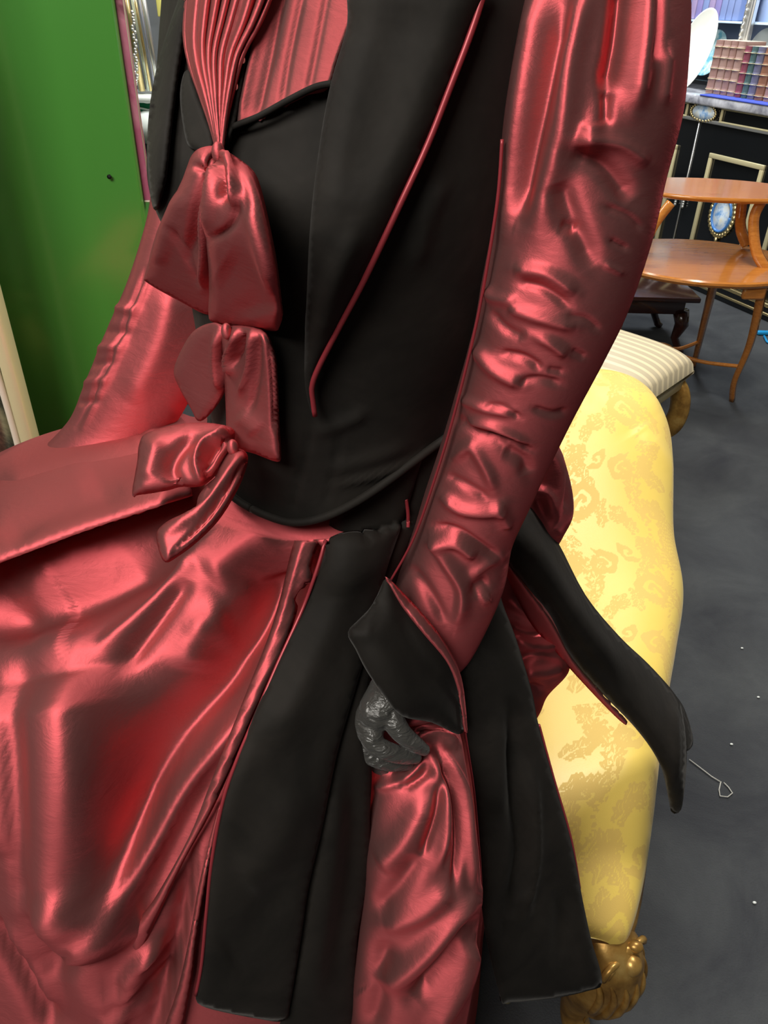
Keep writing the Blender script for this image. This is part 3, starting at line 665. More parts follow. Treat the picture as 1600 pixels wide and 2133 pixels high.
sheet('rear_tail', [(1000, 1110), (970, 1030), (990, 965), (1040, 1000), (1084, 1050), (1112, 1062), (1160, 1125), (1220, 1240), (1290, 1325), (1350, 1382), (1402, 1440), (1420, 1475), (1430, 1540), (1430, 1600), (1424, 1660), (1417, 1690), (1398, 1690), (1387, 1630), (1366, 1575), (1320, 1512), (1250, 1440), (1190, 1370), (1148, 1290), (1105, 1232), (1055, 1170)],
      yD, VEL, ROOT, off=.012, bulge=.012, edge=30, thick=.006, step=9, strokes=[([(1090, 1100), (1180, 1260), (1290, 1400)], 22, .008), ([(1110, 1210), (1190, 1330), (1280, 1430)], 12, -.006), ([(1400, 1470), (1405, 1560), (1400, 1650)], 10, .008)])
sheet('rear_tail', [(1395, 1440), (1420, 1465), (1438, 1510), (1444, 1545), (1436, 1562), (1420, 1560), (1405, 1500)], yD, VEL, ROOT, off=-.004, bulge=.005, edge=10, step=6)
sheet('tail_lining', [(1060, 1178), (1105, 1235), (1150, 1295), (1192, 1374), (1250, 1444), (1305, 1506), (1292, 1502), (1240, 1450), (1180, 1385), (1140, 1340), (1100, 1290), (1056, 1200)], yD, TAF, ROOT, off=.004, bulge=.004, edge=8, step=6)

# ============================================================ YELLOW CHAISE
ch = empty('chaise_longue', (0.4, 1.3, 0)); tag(ch, 'yellow damask chaise longue with carved gilt legs, standing behind the dress', 'chaise longue')
rows = [((.255, .61), (.352, .592), .352), ((.24, .63), (.378, .603), .375), ((.225, .67), (.412, .665), .41), ((.205, .74), (.452, .765), .445), ((.195, .82), (.487, .86), .46), ((.185, .95), (.54, 1.0), .465), ((.165, 1.1), (.612, 1.17), .468),
        ((.135, 1.25), (.678, 1.34), .485), ((.10, 1.4), (.700, 1.5), .535), ((.07, 1.55), (.735, 1.66), .61), ((.04, 1.7), (.765, 1.8), .672), ((.02, 1.82), (.765, 1.92), .69), ((.02, 1.92), (.74, 1.99), .665), ((.04, 1.96), (.69, 2.01), .57)]
RA = catmull(np.array([[*a, *b, c] for a, b, c in rows]), 24); RA = resample(RA, 440)
nu_t = 340; RA = resample(RA, 560)
G = np.zeros((len(RA), nu_t+20, 3)); UVs = np.zeros((len(RA), nu_t+20, 2))
al = np.r_[0, np.cumsum(np.linalg.norm(np.diff(RA[:, 2:4], axis=0), axis=1))]
for i, (lx, ly, rx, ry, zt) in enumerate(RA):
    L = np.array([lx, ly]); Rr = np.array([rx, ry]); zb = .325; w = np.linalg.norm(Rr-L); nn = 4.2
    a = np.linspace(PI, 0, 400); c = np.cos(a); s2 = np.sin(a)
    pr = resample(np.stack([np.sign(c)*np.abs(c)**(2/nn)*w/2, np.abs(s2)**(2/nn)*(zt-zb)], 1), nu_t)
    ln = np.r_[0, np.cumsum(np.linalg.norm(np.diff(pr, axis=0), axis=1))]; ln -= ln[-1]/2
    dr_ = (Rr-L)/w
    for j in range(nu_t):
        G[i, j, :2] = (L+Rr)/2+dr_*pr[j, 0]; G[i, j, 2] = zb+pr[j, 1]; UVs[i, j] = (al[i], ln[j])
    for j in range(20):
        t = 1-2*(j+1)/21; G[i, nu_t+j, :2] = (L+Rr)/2+(Rr-L)/2*t; G[i, nu_t+j, 2] = zb; UVs[i, nu_t+j] = (al[i], 9)
# woven damask figure: scrolls, leaves and seed heads laid out in a half-drop repeat
def damask(U, Wv):
    """1 where the figure is woven; U along the seat, Wv across"""
    pu, pw = .50, .34
    k = np.floor(Wv/pw+.5); u = U+(k % 2)*pu/2; u = (u/pu-np.floor(u/pu))*pu-pu/2; w = np.abs(Wv-k*pw)
    u = u+.006*np.sin(w*70+u*23)+.0025*np.sin(w*210+1); w = w+.006*np.sin(u*61)+.002*np.sin(u*240)
    m_ = np.zeros(u.shape)
    wob = 0.0035*np.sin(u*310+w*90)*np.sin(w*270-u*60)
    def spiral(c, r0, turns, wd, ph, sgn=1):
        dx, dy = u-c[0], (w-c[1])*sgn; r_ = np.hypot(dx, dy); a = np.arctan2(dy, dx)+ph
        t = (a/(2*PI)) % 1.0; best = np.full(u.shape, 9.0)
        for n_ in range(int(turns)+1):
            tt = t+n_; rad = r0*(1-tt/(turns+.15)); ok = (tt <= turns) & (rad > 0)
            best = np.where(ok, np.minimum(best, np.abs(r_-rad)/(wd*(0.5+0.8*(1-tt/(turns+.2))))), best)
        return best < 1
    def leaf(c, ang, L_, W_, lobes=7, dp=.35):
        dx, dy = u-c[0], w-c[1]; ca, sa = math.cos(ang), math.sin(ang); x = (dx*ca+dy*sa)/L_; y = (-dx*sa+dy*ca)/W_
        y = y-0.35*np.sin(x*2.4)
        env = np.sqrt(np.clip(1-(2*x-1)**2, 0, 1))*(1-.25*x)
        saw = 1-dp*np.abs(((x-0.35*np.abs(y))*lobes) % 1.0)
        ins = (x > 0) & (x < 1) & (np.abs(y) < env*saw)
        vein = (np.abs(y) < .07*(1-x)) | ((np.abs(((x-.5*np.abs(y))*lobes) % 1-.1) < .08) & (np.abs(y) < env*.6))
        return ins & ~vein
    for c, r0, tr, wd, ph, sg in [((-.17, .11), .045, 1.5, .009, 1.2, 1), ((.05, .060), .028, 1.3, .007, 2.6, -1), ((.17, .125), .036, 1.5, .008, .2, 1), ((-.05, .145), .022, 1.2, .006, 4, -1)]:
        m_ = np.where(spiral(c, r0, tr, wd, ph, sg), 1, m_)
    for a in [((-.22, .02), .45, .13, .03), ((-.08, .01), .9, .12, .032), ((-.06, .02), .1, .15, .026), ((.06, .01), 1.2, .11, .03), ((.08, .10), .1, .12, .028), ((.12, .02), .6, .10, .03), ((-.20, .07), 1.3, .08, .020), ((.02, .13), .9, .07, .018), ((.14, .07), -.3, .11, .022), ((-.10, .075), .3, .10, .020), ((.22, .10), -1.2, .08, .018), ((-.24, .14), .2, .09, .018), ((-.14, .13), -.5, .12, .024), ((.0, .11), .5, .09, .022), ((.20, .05), 2.2, .09, .022)]:
        m_ = np.where(leaf(*a), 1, m_)
    # seed head
    dx = (u+.0)/.06; dy = w/.045; ins = dx*dx+dy*dy < 1
    cell = (np.sin((u*2+w*3)*150)*np.sin((u*2-w*3)*150)) > -.15
    m_ = np.where(ins, cell, m_)
    # small dots along stems
    st = np.abs(w-.075-.03*np.sin(u*14)) < .004
    m_ = np.where(st & (np.sin(u*420) > -.2), 1-m_, m_)
    return m_
msk = damask(UVs[..., 0]+.07, UVs[..., 1]+.05+.012*np.sin(UVs[..., 0]*9))
V, Fc = grid_mesh(G); N, Fc = outward(V, Fc)
bl_ = [([(1240, 770), (1330, 800), (1385, 850)], 30, .004), ([(1340, 900), (1400, 980), (1425, 1080)], 16, .008), ([(1215, 800), (1300, 860), (1330, 900)], 30, -.004)]
V = relief(V, N, bl_)
nC = G.shape[1]; Fc = list(Fc)+[tuple(range(nC)), tuple((len(RA)-1)*nC+j for j in range(nC))]
DM = mat('yellow_damask', (0.8, 0.6, 0.12), 0.45); b_ = DM.node_tree.nodes['Principled BSDF']
at = nd(DM, 'ShaderNodeAttribute'); at.attribute_name = 'weave'
r_ = ramp(DM, at.outputs['Fac'], [(0.25, (0.88, 0.65, 0.135)), (0.75, (0.77, 0.535, 0.125))]); lk(DM, r_.outputs[0], b_.inputs['Base Color'])
r2 = ramp(DM, at.outputs['Fac'], [(0.25, (0.38,)*3), (0.75, (0.62,)*3)]); lk(DM, r2.outputs[0], b_.inputs['Roughness'])
b_.inputs['Sheen Weight'].default_value = 0.15
n_ = noise(DM, 500, 2); bump(DM, n_.outputs['Fac'], 0.15, 0.001, b_)
up = mk('upholstery', V, Fc, DM, ch)
atr = up.data.attributes.new('weave', 'FLOAT', 'POINT'); atr.data.foreach_set('value', msk.reshape(-1).astype(float))
# gilt rail following the seat
def rail_loop(z, grow):
    Ls = [np.array([lx, ly]) for lx, ly, *_ in RA[::12]]; Rs = [np.array([r[2], r[3]]) for r in RA[::12]]
    P = []
    for l, r0 in zip(Ls, Rs):
        d = (r0-l)/np.linalg.norm(r0-l); P.append(r0+d*grow)
    Q = []
    for l, r0 in zip(Ls, Rs):
        d = (r0-l)/np.linalg.norm(r0-l); Q.append(l-d*grow)
    loop = P+Q[::-1]; return [np.array([*q, z]) for q in loop]
mb = MB(); R1 = []
for z, g in ((.335, -.03), (.337, .0), (.325, .006), (.30, .004), (.285, .0), (.28, -.02)): R1.append(rail_loop(z, g))
nn_ = len(R1[0]); Vr = [v for l in R1 for v in l]
mb.add(Vr, [(i*nn_+j, i*nn_+(j+1) % nn_, (i+1)*nn_+(j+1) % nn_, (i+1)*nn_+j) for i in range(len(R1)-1) for j in range(nn_)])
mb.build('seat_rail', GILT, ch)
def cabriole(top, out, hgt=.32, s=1.0):
    """carved cabriole leg: swelling knee, drawn-in ankle, scrolled toe"""
    o2 = np.array([out[0], out[1], 0.0]); o2 /= np.linalg.norm(o2); t = np.array(top, float)
    prof = [(-.01, 0, .036), (.012, .06, .044), (.022, .15, .043), (.020, .28, .042), (.012, .45, .037), (.002, .62, .029), (.0, .78, .021), (.014, .9, .018), (.026, .96, .019), (.028, 1.0, .014)]
    P = [t+o2*a*s-np.array([0, 0, hgt*b]) for a, b, c in prof]; P[-1][2] = .004
    return resample(catmull(P, 5), 40), np.interp(np.linspace(0, 1, 40), np.linspace(0, 1, len(prof)), [c*s for *_, c in prof])
def leg(top, out, parent, m_, carve=True, s=1.0, hgt=.32):
    P, rr = cabriole(top, out, hgt, s); mb = MB().tube(P, rr, 20); lg = mb.build('leg', m_, parent)
    lo = min(v.co.z for v in lg.data.vertices)
    if carve:
        o2 = np.array([out[0], out[1], 0.0]); o2 /= np.linalg.norm(o2); sd_ = np.array([-o2[1], o2[0], 0]); c = MB()
        for k in range(-3, 4):
            Q = [P[i]+(o2*math.cos(k*.36)+sd_*math.sin(k*.36))*(rr[i]+.001)-np.array([0, 0, .0]) for i in range(2, 32-abs(k)*5)]
            c.tube(Q, [.0042*s*math.sin(PI*(q+.6)/(len(Q)+.4))+.001 for q in range(len(Q))], 8)
        for sgn in (-1, 1):
            ctr = P[3]+o2*.030*s+sd_*.022*s*sgn+np.array([0, 0, .010]); sp = []
            for k in range(40):
                a = k/39*3.6*PI; r0 = .016*s*(1-k/44); sp.append(ctr+(sd_*sgn*math.cos(a)+np.array([0, 0, 1])*math.sin(a))*r0+o2*.006*k/39)
            c.tube(sp, [.0045*s*(1-k/60) for k in range(40)], 8)
        c.build('acanthus_carving', m_, lg)
    return lg
leg((.345, .625, .315), (.62, -.8), ch, GILT, True, 1.25)
leg((.25, .68, .315), (-.5, -.8), ch, GOLDPALE, False, .62)
leg((.67, 1.88, .315), (.7, .7), ch, GILT); leg((.08, 1.85, .315), (-.7, .7), ch, GILT)
mb = MB()
for q, z in (((1262, 1964), .335), ((1284, 1970), .33), ((1304, 1974), .33), ((1322, 1966), .335)): mb.ball(atz(*q, z)+np.array([0, -.004, 0]), .0105, (1.15, .9, .85), 14)
mb.ball(atz(1312, 2000, .315)+np.array([0, -.006, 0]), .017, (1, 1, 1), 16)
mb.build('carved_beads', GILT, ch)

# ============================================================ STRIPED STOOL
st_c = np.array([1.085, 2.55]); e1 = np.array([-.72, .69]); e2 = np.array([-.66, -.75]); e1 /= np.linalg.norm(e1); e2 /= np.linalg.norm(e2)
st = empty('upholstered_stool', (.75, 2.6, 0)); tag(st, 'cream striped stool with scrolled gilt frame behind the far end of the yellow chaise', 'stool')
n1, n2 = 90, 70; L1, L2 = .70, .44; Gs = np.zeros((n1, n2*2, 3)); sv = np.zeros((n1, n2*2))
for i in range(n1):
    for j in range(n2*2):
        a = i/(n1-1)*2-1; 
        top = j < n2; b = (j/(n2-1))*2-1 if top else 1-((j-n2)/(n2-1))*2
        ra = np.sign(a)*(1-(1-abs(a))**1.0); 
        hgt = (1-abs(a)**6)**(1/3)*(1-abs(b)**6)**(1/3)
        q = st_c+e1*L1*(a+1)/2+e2*L2*(b+1)/2
        z = .425+(.085+.02*(1-a*a)*(1-b*b))*hgt if top else .415-.03*hgt
        Gs[i, j] = (*q, z); sv[i, j] = (b+1)/2+.08*a*a
V, Fc = grid_mesh(Gs); N, Fc = outward(V, Fc)
STR = mat('cream_stripe', (.7, .6, .4), .5); b_ = STR.node_tree.nodes['Principled BSDF']; at = nd(STR, 'ShaderNodeAttribute'); at.attribute_name = 'stripe'
r_ = ramp(STR, at.outputs['Fac'], [(0.35, (0.50, 0.43, 0.29)), (0.65, (0.72, 0.62, 0.40))]); lk(STR, r_.outputs[0], b_.inputs['Base Color'])
cu = mk('cushion', V, Fc, STR, st); atr = cu.data.attributes.new('stripe', 'FLOAT', 'POINT'); atr.data.foreach_set('value', (0.5+0.9*(np.sin(sv.reshape(-1)*2*PI*11)-.35)).astype(float))
A3 = np.array([[*e1, 0], [*e2, 0], [0, 0, 1.0]])
fr = MB().box((*(st_c+e1*L1/2+e2*L2/2), .38), (L1*.96, L2*.94, .04), A3, .008).build('frame', GOLDPALE, st)
for a, b, in ((.03, .08), (.03, .92), (.97, .08), (.97, .92)):
    base = st_c+e1*L1*a+e2*L2*b; sg = -1 if a < .5 else 1; P = []
    for k in range(60):
        t = k/59; ang = -PI*.5+t*PI*1.25
        P.append([*(base+e1*sg*(.045*math.cos(ang)-.03)), .28+.09*-math.sin(ang)])
    P += [[*(base+e1*sg*-.02), .12], [*(base+e1*sg*.02), .0]]
    lg = MB().tube(P, .017, 10, sc=(1, 2.2)).build('scroll_leg', GILT, st)
    bd = MB()
    for k in range(6, 34, 3): bd.ball(np.array(P[k])+np.array([*(e1*sg*.016), 0]), .009, seg=8)
    bd.build('beading', BRASS, lg)

# ============================================================ TWO-TIER TABLE
tt = empty('tiered_table', (1.3, 3.3, 0)); tag(tt, 'oval two-tier satinwood table with splayed legs in front of the black cabinet', 'table')
def oval(c, ax, ay, z, th, rot, name, edge=.006):
    A = np.array([[math.cos(rot), math.sin(rot), 0], [-math.sin(rot), math.cos(rot), 0], [0, 0, 1.0]])
    prof = [(.93, -th), (.97, -th+.004), (1.0, -th*.5), (1.0, -.006), (.985, 0)]
    V = []; n = 72; c = np.array([*c, z])
    for r_, dz in prof:
        for j in range(n):
            t = 2*PI*j/n; V.append(c+A[0]*ax*r_*math.cos(t)+A[1]*ay*r_*math.sin(t)+A[2]*dz)
    Fc = [(i*n+j, i*n+(j+1) % n, (i+1)*n+(j+1) % n, (i+1)*n+j) for i in range(len(prof)-1) for j in range(n)]
    Fc += [tuple(range(n))[::-1], tuple(4*n+j for j in range(n))]
    o_ = mk(name, V, Fc, SATIN, tt); flat_edges(o_, 30); return o_
near = atz(1480, 588, .62); far = atz(1450, 498, .62); lc = (near+far)/2
near2 = atz(1500, 413, .88); far2 = atz(1500, 371, .88); uc = (near2+far2)/2
lr = atz(1608, 560, .62)
oval((1.30, lc[1]), .40, (far[1]-near[1])/2, .62, .03, -.10, 'lower_shelf')
oval((uc[0]-.02, uc[1]), .36, (far2[1]-near2[1])/2*.98, .88, .022, -.10, 'upper_shelf')
def bez(P, n=24): return resample(catmull(P, 10), n)
def ttleg(P, r0=(.02, .013)): MB().tube(bez(P), np.linspace(r0[0], r0[1], 24), 4, sc=(1, 1)).build('leg', SATIN, tt)
LR0 = atz(1525, 836, 0.0); LR1 = atz(1590, 598, .59)
ttleg([LR1, LR1*.55+LR0*.45+np.array([0.01, 0.0, .0]), LR0*.8+LR1*.2-np.array([.012, 0, 0]), LR0])
lb1 = atz(1512, 600, .59)+np.array([0, .12, 0]); lb0 = np.array([1.52, 3.60, 0]); ttleg([lb1, (lb1+lb0)/2, lb0], (.018, .012))
ll1 = np.array([.98, 3.13, .59]); ttleg([ll1, ll1*.5+np.array([.93, 3.1, 0])*.5, (.93, 3.09, 0)]); ll2 = np.array([1.02, 3.52, .59]); ttleg([ll2, (.98, 3.55, .3), (.95, 3.57, 0)])
ctr = np.array([1.24, 3.34, .20])
kz = lambda A_, B_, z: A_+(B_-A_)*((A_[2]-z)/(A_[2]-B_[2]))
for q in (kz(LR1, LR0, .20), kz(lb1, lb0, .20), kz(ll1, np.array([.93, 3.09, 0]), .20), kz(ll2, np.array([.95, 3.57, 0]), .20)):
    mid = (q+ctr)/2+np.array([0, 0, -.02]); MB().tube(bez([q, mid, ctr]), .009, 8).build('stretcher', SATIN, tt)
MB().lathe(ctr, [(.0, -.012), (.05, -.01), (.055, 0), (.05, .008), (.03, .014), (.0, .02)], 20).build('stretcher_boss', SATIN, tt)
for P in ([atz(1588, 418, .862), aty(1572, 450, 3.22), aty(1571, 490, 3.2), aty(1578, 530, 3.18), aty(1600, 566, 3.16)],
          [aty(1548, 412, 3.42), aty(1543, 450, 3.44), aty(1544, 480, 3.46), aty(1556, 512, 3.44)],
          [np.array([1.08, 3.15, .86]), np.array([1.02, 3.13, .76]), np.array([1.0, 3.12, .62])], [np.array([1.08, 3.5, .86]), np.array([1.03, 3.52, .76]), np.array([1.02, 3.53, .62])]):
    MB().tube(bez(P), .014, 8, sc=(1, 1.6)).build('shelf_support', SATIN, tt)
br0 = LR1+np.array([-.03, .0, -.02]); MB().box(br0, (.09, .03, .06), None, .012).build('bracket', SATIN, tt)

# ============================================================ LOW MAHOGANY TABLE
lt = empty('low_table', (1.2, 4.0, 0)); tag(lt, 'low dark mahogany table with glossy top behind the two-tier table', 'table')
c1 = atz(1460, 624, .30); 
x1, y0 = c1[0], c1[1]
MB().box((x1-.45, y0+.24, .295), (.9, .5, .025), None, .006).build('table_top', MAHOG, lt)
MB().box((x1-.47, y0+.26, .245), (.84, .44, .075), None, .006).build('apron', MAHOG, lt)
for sx in (0, 1):
    for sy in (0, 1):
        px_ = x1-.06-.80*sx; py_ = y0+.06+.38*sy; s_ = 1 if sx == 0 else -1
        MB().tube([(px_, py_, .22), (px_+.02*s_, py_, .15), (px_+.0, py_, .08), (px_+.03*s_, py_-.01, .02), (px_+.05*s_, py_-.012, .008)], [.04, .035, .02, .018, .016], 12).build('leg', MAHOG, lt)

# ============================================================ BLACK AND GOLD CABINET
O = np.array([2.12, 4.45, 0.0]); u_ = np.array([.39, -.92, 0]); u_ /= np.linalg.norm(u_); nrm = np.array([-u_[1], u_[0], 0])
AX = np.array([u_, nrm, [0, 0, 1.0]])
def cab(px, py, n=0.0):
    """(u, z) of a picture point on the cabinet's front plane set back by n"""
    d = ray(px, py); o_ = CAM-O-nrm*n; t = -(o_ @ nrm)/(d @ nrm); P = CAM+d*t-O; return P @ u_, P[2]
def CP(u, n, z): return O+u_*u+nrm*n+np.array([0, 0, z])
def cbox(mb, u0, u1, n0, n1_, z0, z1, bev=0.0): return mb.box(CP((u0+u1)/2, (n0+n1_)/2, (z0+z1)/2), (u1-u0, n1_-n0, z1-z0), AX, bev)
GOLDB = GOLDPALE
cb = empty('ebonised_cabinet', tuple(CP(0, .2, 0))); tag(cb, 'ebonised black cabinet with gold mounts and porcelain plaques, books on its top', 'cabinet')
ztop = cab(1500, 203)[1]; zfr = cab(1500, 256)[1]
U0, U1 = -1.6, 1.1; DEP = .48
cbox(MB(), U0, U1, 0, DEP, .09, ztop-.05, .004).build('carcass', EBONY, cb)
MARB = mat('grey_marble', (.5, .5, .56), .15); n_ = noise(MARB, 6, 6, .6, 'Object', None, 1.5); r_ = ramp(MARB, n_.outputs['Fac'], [(.35, (.22, .22, .26)), (.65, (.72, .72, .76))]); lk(MARB, r_.outputs[0], MARB.node_tree.nodes['Principled BSDF'].inputs['Base Color'])
cbox(MB(), U0-.03, U1+.03, -.035, DEP+.02, ztop-.05, ztop, .008).build('marble_top', MARB, cb)
cbox(MB(), U0-.01, U1, -.02, DEP, 0, .09, .004).build('plinth', EBONY, cb)
mb = MB(); cbox(mb, U0, U1, -.028, 0, .075, .095, .004); cbox(mb, U0, U1, -.03, -.01, .03, .045, .003); mb.build('plinth_moulding', BRASS, cb)
mb = MB(); cbox(mb, U0, U1, -.012, .002, zfr-.012, zfr+.006, .003); mb.build('frieze_moulding', SILVER, cb)
def frame(name, u0, u1, z0, z1, w, th, m_, par=cb):
    mb = MB(); cbox(mb, u0, u1, -th, 0, z1-w, z1, .002); cbox(mb, u0, u1, -th, 0, z0, z0+w, .002); cbox(mb, u0, u0+w, -th, 0, z0+w, z1-w, .002); cbox(mb, u1-w, u1, -th, 0, z0+w, z1-w, .002)
    return mb.build(name, m_, par)
uo, zo = cab(1468, 234)
frame('frieze_frame', uo-.75, uo-.14, zo-.042, zo+.042, .013, .012, GOLDPALE); frame('frieze_frame', uo+.14, uo+1.1, zo-.042, zo+.042, .013, .012, GOLDPALE)
AXP = np.array([u_, [0, 0, 1.0], -nrm])
PORC = mat('blue_white_porcelain', (.5, .6, .75), .15, 0, Coat_Weight=.5); n_ = noise(PORC, 18, 4, .6); r_ = ramp(PORC, n_.outputs['Fac'], [(.35, (.15, .33, .62)), (.5, (.62, .72, .80)), (.7, (.75, .68, .45))]); lk(PORC, r_.outputs[0], PORC.node_tree.nodes['Principled BSDF'].inputs['Base Color'])
BLUEP = mat('sevres_blue', (.08, .25, .62), .15)
def oval_mount(name, uc_, zc_, ru, rz, nb, par, blue=False):
    pl = MB().lathe(CP(uc_, -.006, zc_), [(0, 0), (.98, .0), (1.0, .004), (.9, .010), (0, .013)], 40, AXP, ru, rz).build(name, PORC, par)
    bd = MB()
    for k in range(nb):
        t = 2*PI*k/nb; bd.ball(CP(uc_+ru*1.1*math.cos(t), -.012, zc_+rz*1.07*math.sin(t)), min(ru, rz)*.16, (1, 1, 1.2), 8)
    bd.build('gilt_rim', BRASS, pl)
    if blue: MB().tube([CP(uc_+ru*.86*math.cos(2*PI*k/40), -.020, zc_+rz*.86*math.sin(2*PI*k/40)) for k in range(41)], ru*.09, 8).build('blue_border', BLUEP, pl)
    return pl
oval_mount('oval_plaque', uo, zo, .095, .042, 26, cb)
um, zm = cab(1508, 447); ue, _ = cab(1537, 447); _, ze = cab(1508, 498)
pm = oval_mount('porcelain_medallion', um, zm, (ue-um)*.82, (zm-ze)*.85, 28, cb, True)
MB().tube([CP(um, -.014, zm-(zm-ze)*1.0), CP(um, -.014, ze-.045)], [.012, .005], 8).build('pendant_drop', BRASS, pm)
# door frames
def frm_px(xl, yt, xr, yb):
    a, zt = cab(xl, yt); c, _ = cab(xr, yt+ (xr-xl)*.2); _, zb = cab(xl-30, yb); return a, c, zb, zt
ua, zt = cab(1482, 318); ub, _ = cab(1598, 338)
frame('door_frame', ua, ub, .16, zt, .026, .014, GOLDPALE)
uc2, _ = cab(1414, 300); frame('door_frame', uc2-.7, uc2, .16, zt, .026, .014, GOLDPALE)
frame('door_frame', ub+.14, ub+.75, .16, zt, .026, .014, GOLDPALE)
ul, _ = cab(1448, 300); mb = MB(); cbox(mb, ul-.004, ul+.004, -.006, 0, .12, zfr); mb.build('door_stile', SILVER, cb)
ut, zt2 = cab(1421, 410)
mb = MB()
for s_ in (-.035, .035):
    for k in range(6): mb.ball(CP(ut+s_, -.012, zt2+.02-k*.014), .010, seg=8)
for k in range(7): mb.ball(CP(ut-.035+.07*k/6, -.012, zt2+.03+.012*math.sin(PI*k/6)), .009, seg=8)
mb.build('swag_mount', SILVER, cb)
um0, _ = cab(1470, 190)
mb = MB(); cbox(mb, um0, U1, -.038, .30, ztop-.002, ztop+.006, .002); mb.build('blue_mat', mat('blue_felt', (.06, .10, .55), .7), cb)
# ---- glass vitrine standing on the cabinet
vt = empty('display_vitrine', tuple(CP(0, .35, ztop))); tag(vt, 'pale blue glazed display vitrine standing on the black cabinet behind the books', 'display case')
NB = .24
LBL = mat('pale_blue_panel', (.42, .52, .72), .5)
cbox(MB(), U0, U1, DEP-.04, DEP-.02, ztop, ztop+.75).build('back_panel', LBL, vt)
us, zs = cab(1480, 42, NB)
GLS = mat('glass_shelf', (.62, .78, .95), .15, 0); 
cbox(MB(), U0, U1, NB, DEP-.04, zs-.012, zs, .002).build('shelf', GLS, vt)
cbox(MB(), U0, U1, NB-.02, DEP-.04, ztop, ztop+.05, .004).build('base_moulding', EBONY, vt)
uc_, _ = cab(1553, 60, NB-.03)
P = MB(); n = 40
prof = [(z, .034 if True else 0) for z in np.linspace(ztop+.05, ztop+.75, 30)]; V = []; Fc = []
for i, (z, r0) in enumerate(prof):
    for j in range(n):
        t = 2*PI*j/n; rr = r0*(1-.13*(j % 4 == 0)-.06*(j % 4 == 1)); V.append(CP(uc_+rr*math.cos(t), NB-.02+rr*math.sin(t), z))
Fc = [(i*n+j, i*n+(j+1) % n, (i+1)*n+(j+1) % n, (i+1)*n+j) for i in range(29) for j in range(n)]
col = mk('fluted_column', V, Fc, SILVER, vt)
tw = [CP(uc_+.004*math.cos(k*1.1), NB-.056+.004*math.sin(k*1.1), ztop+.08+k*.006) for k in range(110)]
MB().tube(tw, [.006+.002*math.sin(k*1.9) for k in range(110)], 6).build('rope_beading', SILVER, col)
# ---- books on the cabinet top
def leather(name, c): 
    m_ = mat(name, c, .45); n__ = noise(m_, 40, 3); bump(m_, n__.outputs['Fac'], .2, .002, m_.node_tree.nodes['Principled BSDF']); return m_
PAPER = mat('book_pages', (.65, .58, .45), .8)
def book(u, w, h_, d_, n0, z0, m_, label, group, lean=0.0):
    bk = empty('book', tuple(CP(u+w/2, n0+d_/2, z0))); tag(bk, label, 'book', group)
    mb = MB(); cbox(mb, u, u+w, n0, n0+d_, z0, z0+h_, .003)
    # rounded ribbed spine
    K = 8; V = []
    zs_ = np.linspace(z0, z0+h_, 26)
    for i, z in enumerate(zs_):
        rb = .004 if i % 5 == 2 else 0
        for k in range(K+1):
            a = PI*k/K; V.append(CP(u+w/2-(w/2+rb*.3)*math.cos(a), n0-(.020+rb)*math.sin(a), z))
    mb.add(V, [(i*(K+1)+k, i*(K+1)+k+1, (i+1)*(K+1)+k+1, (i+1)*(K+1)+k) for i in range(25) for k in range(K)])
    cv = mb.build('cover', m_, bk, False)
    cbox(MB(), u+.004, u+w-.004, n0+.006, n0+d_-.0, z0+.004, z0+h_+.001).build('pages', PAPER, bk, False)
    if h_ > .2:
        for i in (2, 7, 12, 17, 22):
            mb = MB().tube([CP(u+w/2-(w/2+.002)*math.cos(PI*k/8), n0-.0255*math.sin(PI*k/8), zs_[i]) for k in range(9)], .0016, 6)
            mb.build('gilt_band', GOLDPALE, bk)
    return bk
tan = leather('pinkish_calf', (.34, .20, .17)); tan2 = leather('tan_calf', (.38, .24, .20)); red_l = leather('red_leather', (.24, .06, .09)); grn = leather('green_leather', (.07, .13, .13)); blu = leather('slate_leather', (.14, .14, .22)); brn = leather('brown_leather', (.26, .12, .07))
NBK = .07
xs = [1472, 1488, 1503, 1516, 1532, 1545, 1557, 1572, 1590]
ub_ = [cab(x, 188+ (x-1472)*.2, NBK)[0] for x in xs]+[0]; ub_[-1] = ub_[-2]+.085
mats = [tan, tan2, tan, tan2, red_l, grn, blu, brn, tan]
labs = ['pale tan calf book, first from the left on the black cabinet', 'pale tan calf book, second from the left on the black cabinet', 'pale tan calf book, third from the left on the black cabinet', 'pale tan calf book standing beside the red leather one on the cabinet',
        'dark red leather book between the tan and the green books', 'dark green leather book between the red and the slate blue ones', 'slate blue leather book right of the green one', 'brown leather book right of the slate blue one', 'tan book at the right edge of the photo on the cabinet']
_, zbt = cab(1500, 86, NBK)
for i in range(9):
    hh = (zbt-ztop)*(1.0 if i < 4 else .93)
    book(ub_[i], (ub_[i+1]-ub_[i])*.90, hh, .14, NBK, ztop+.007, mats[i], labs[i], 'leather books on the black cabinet')
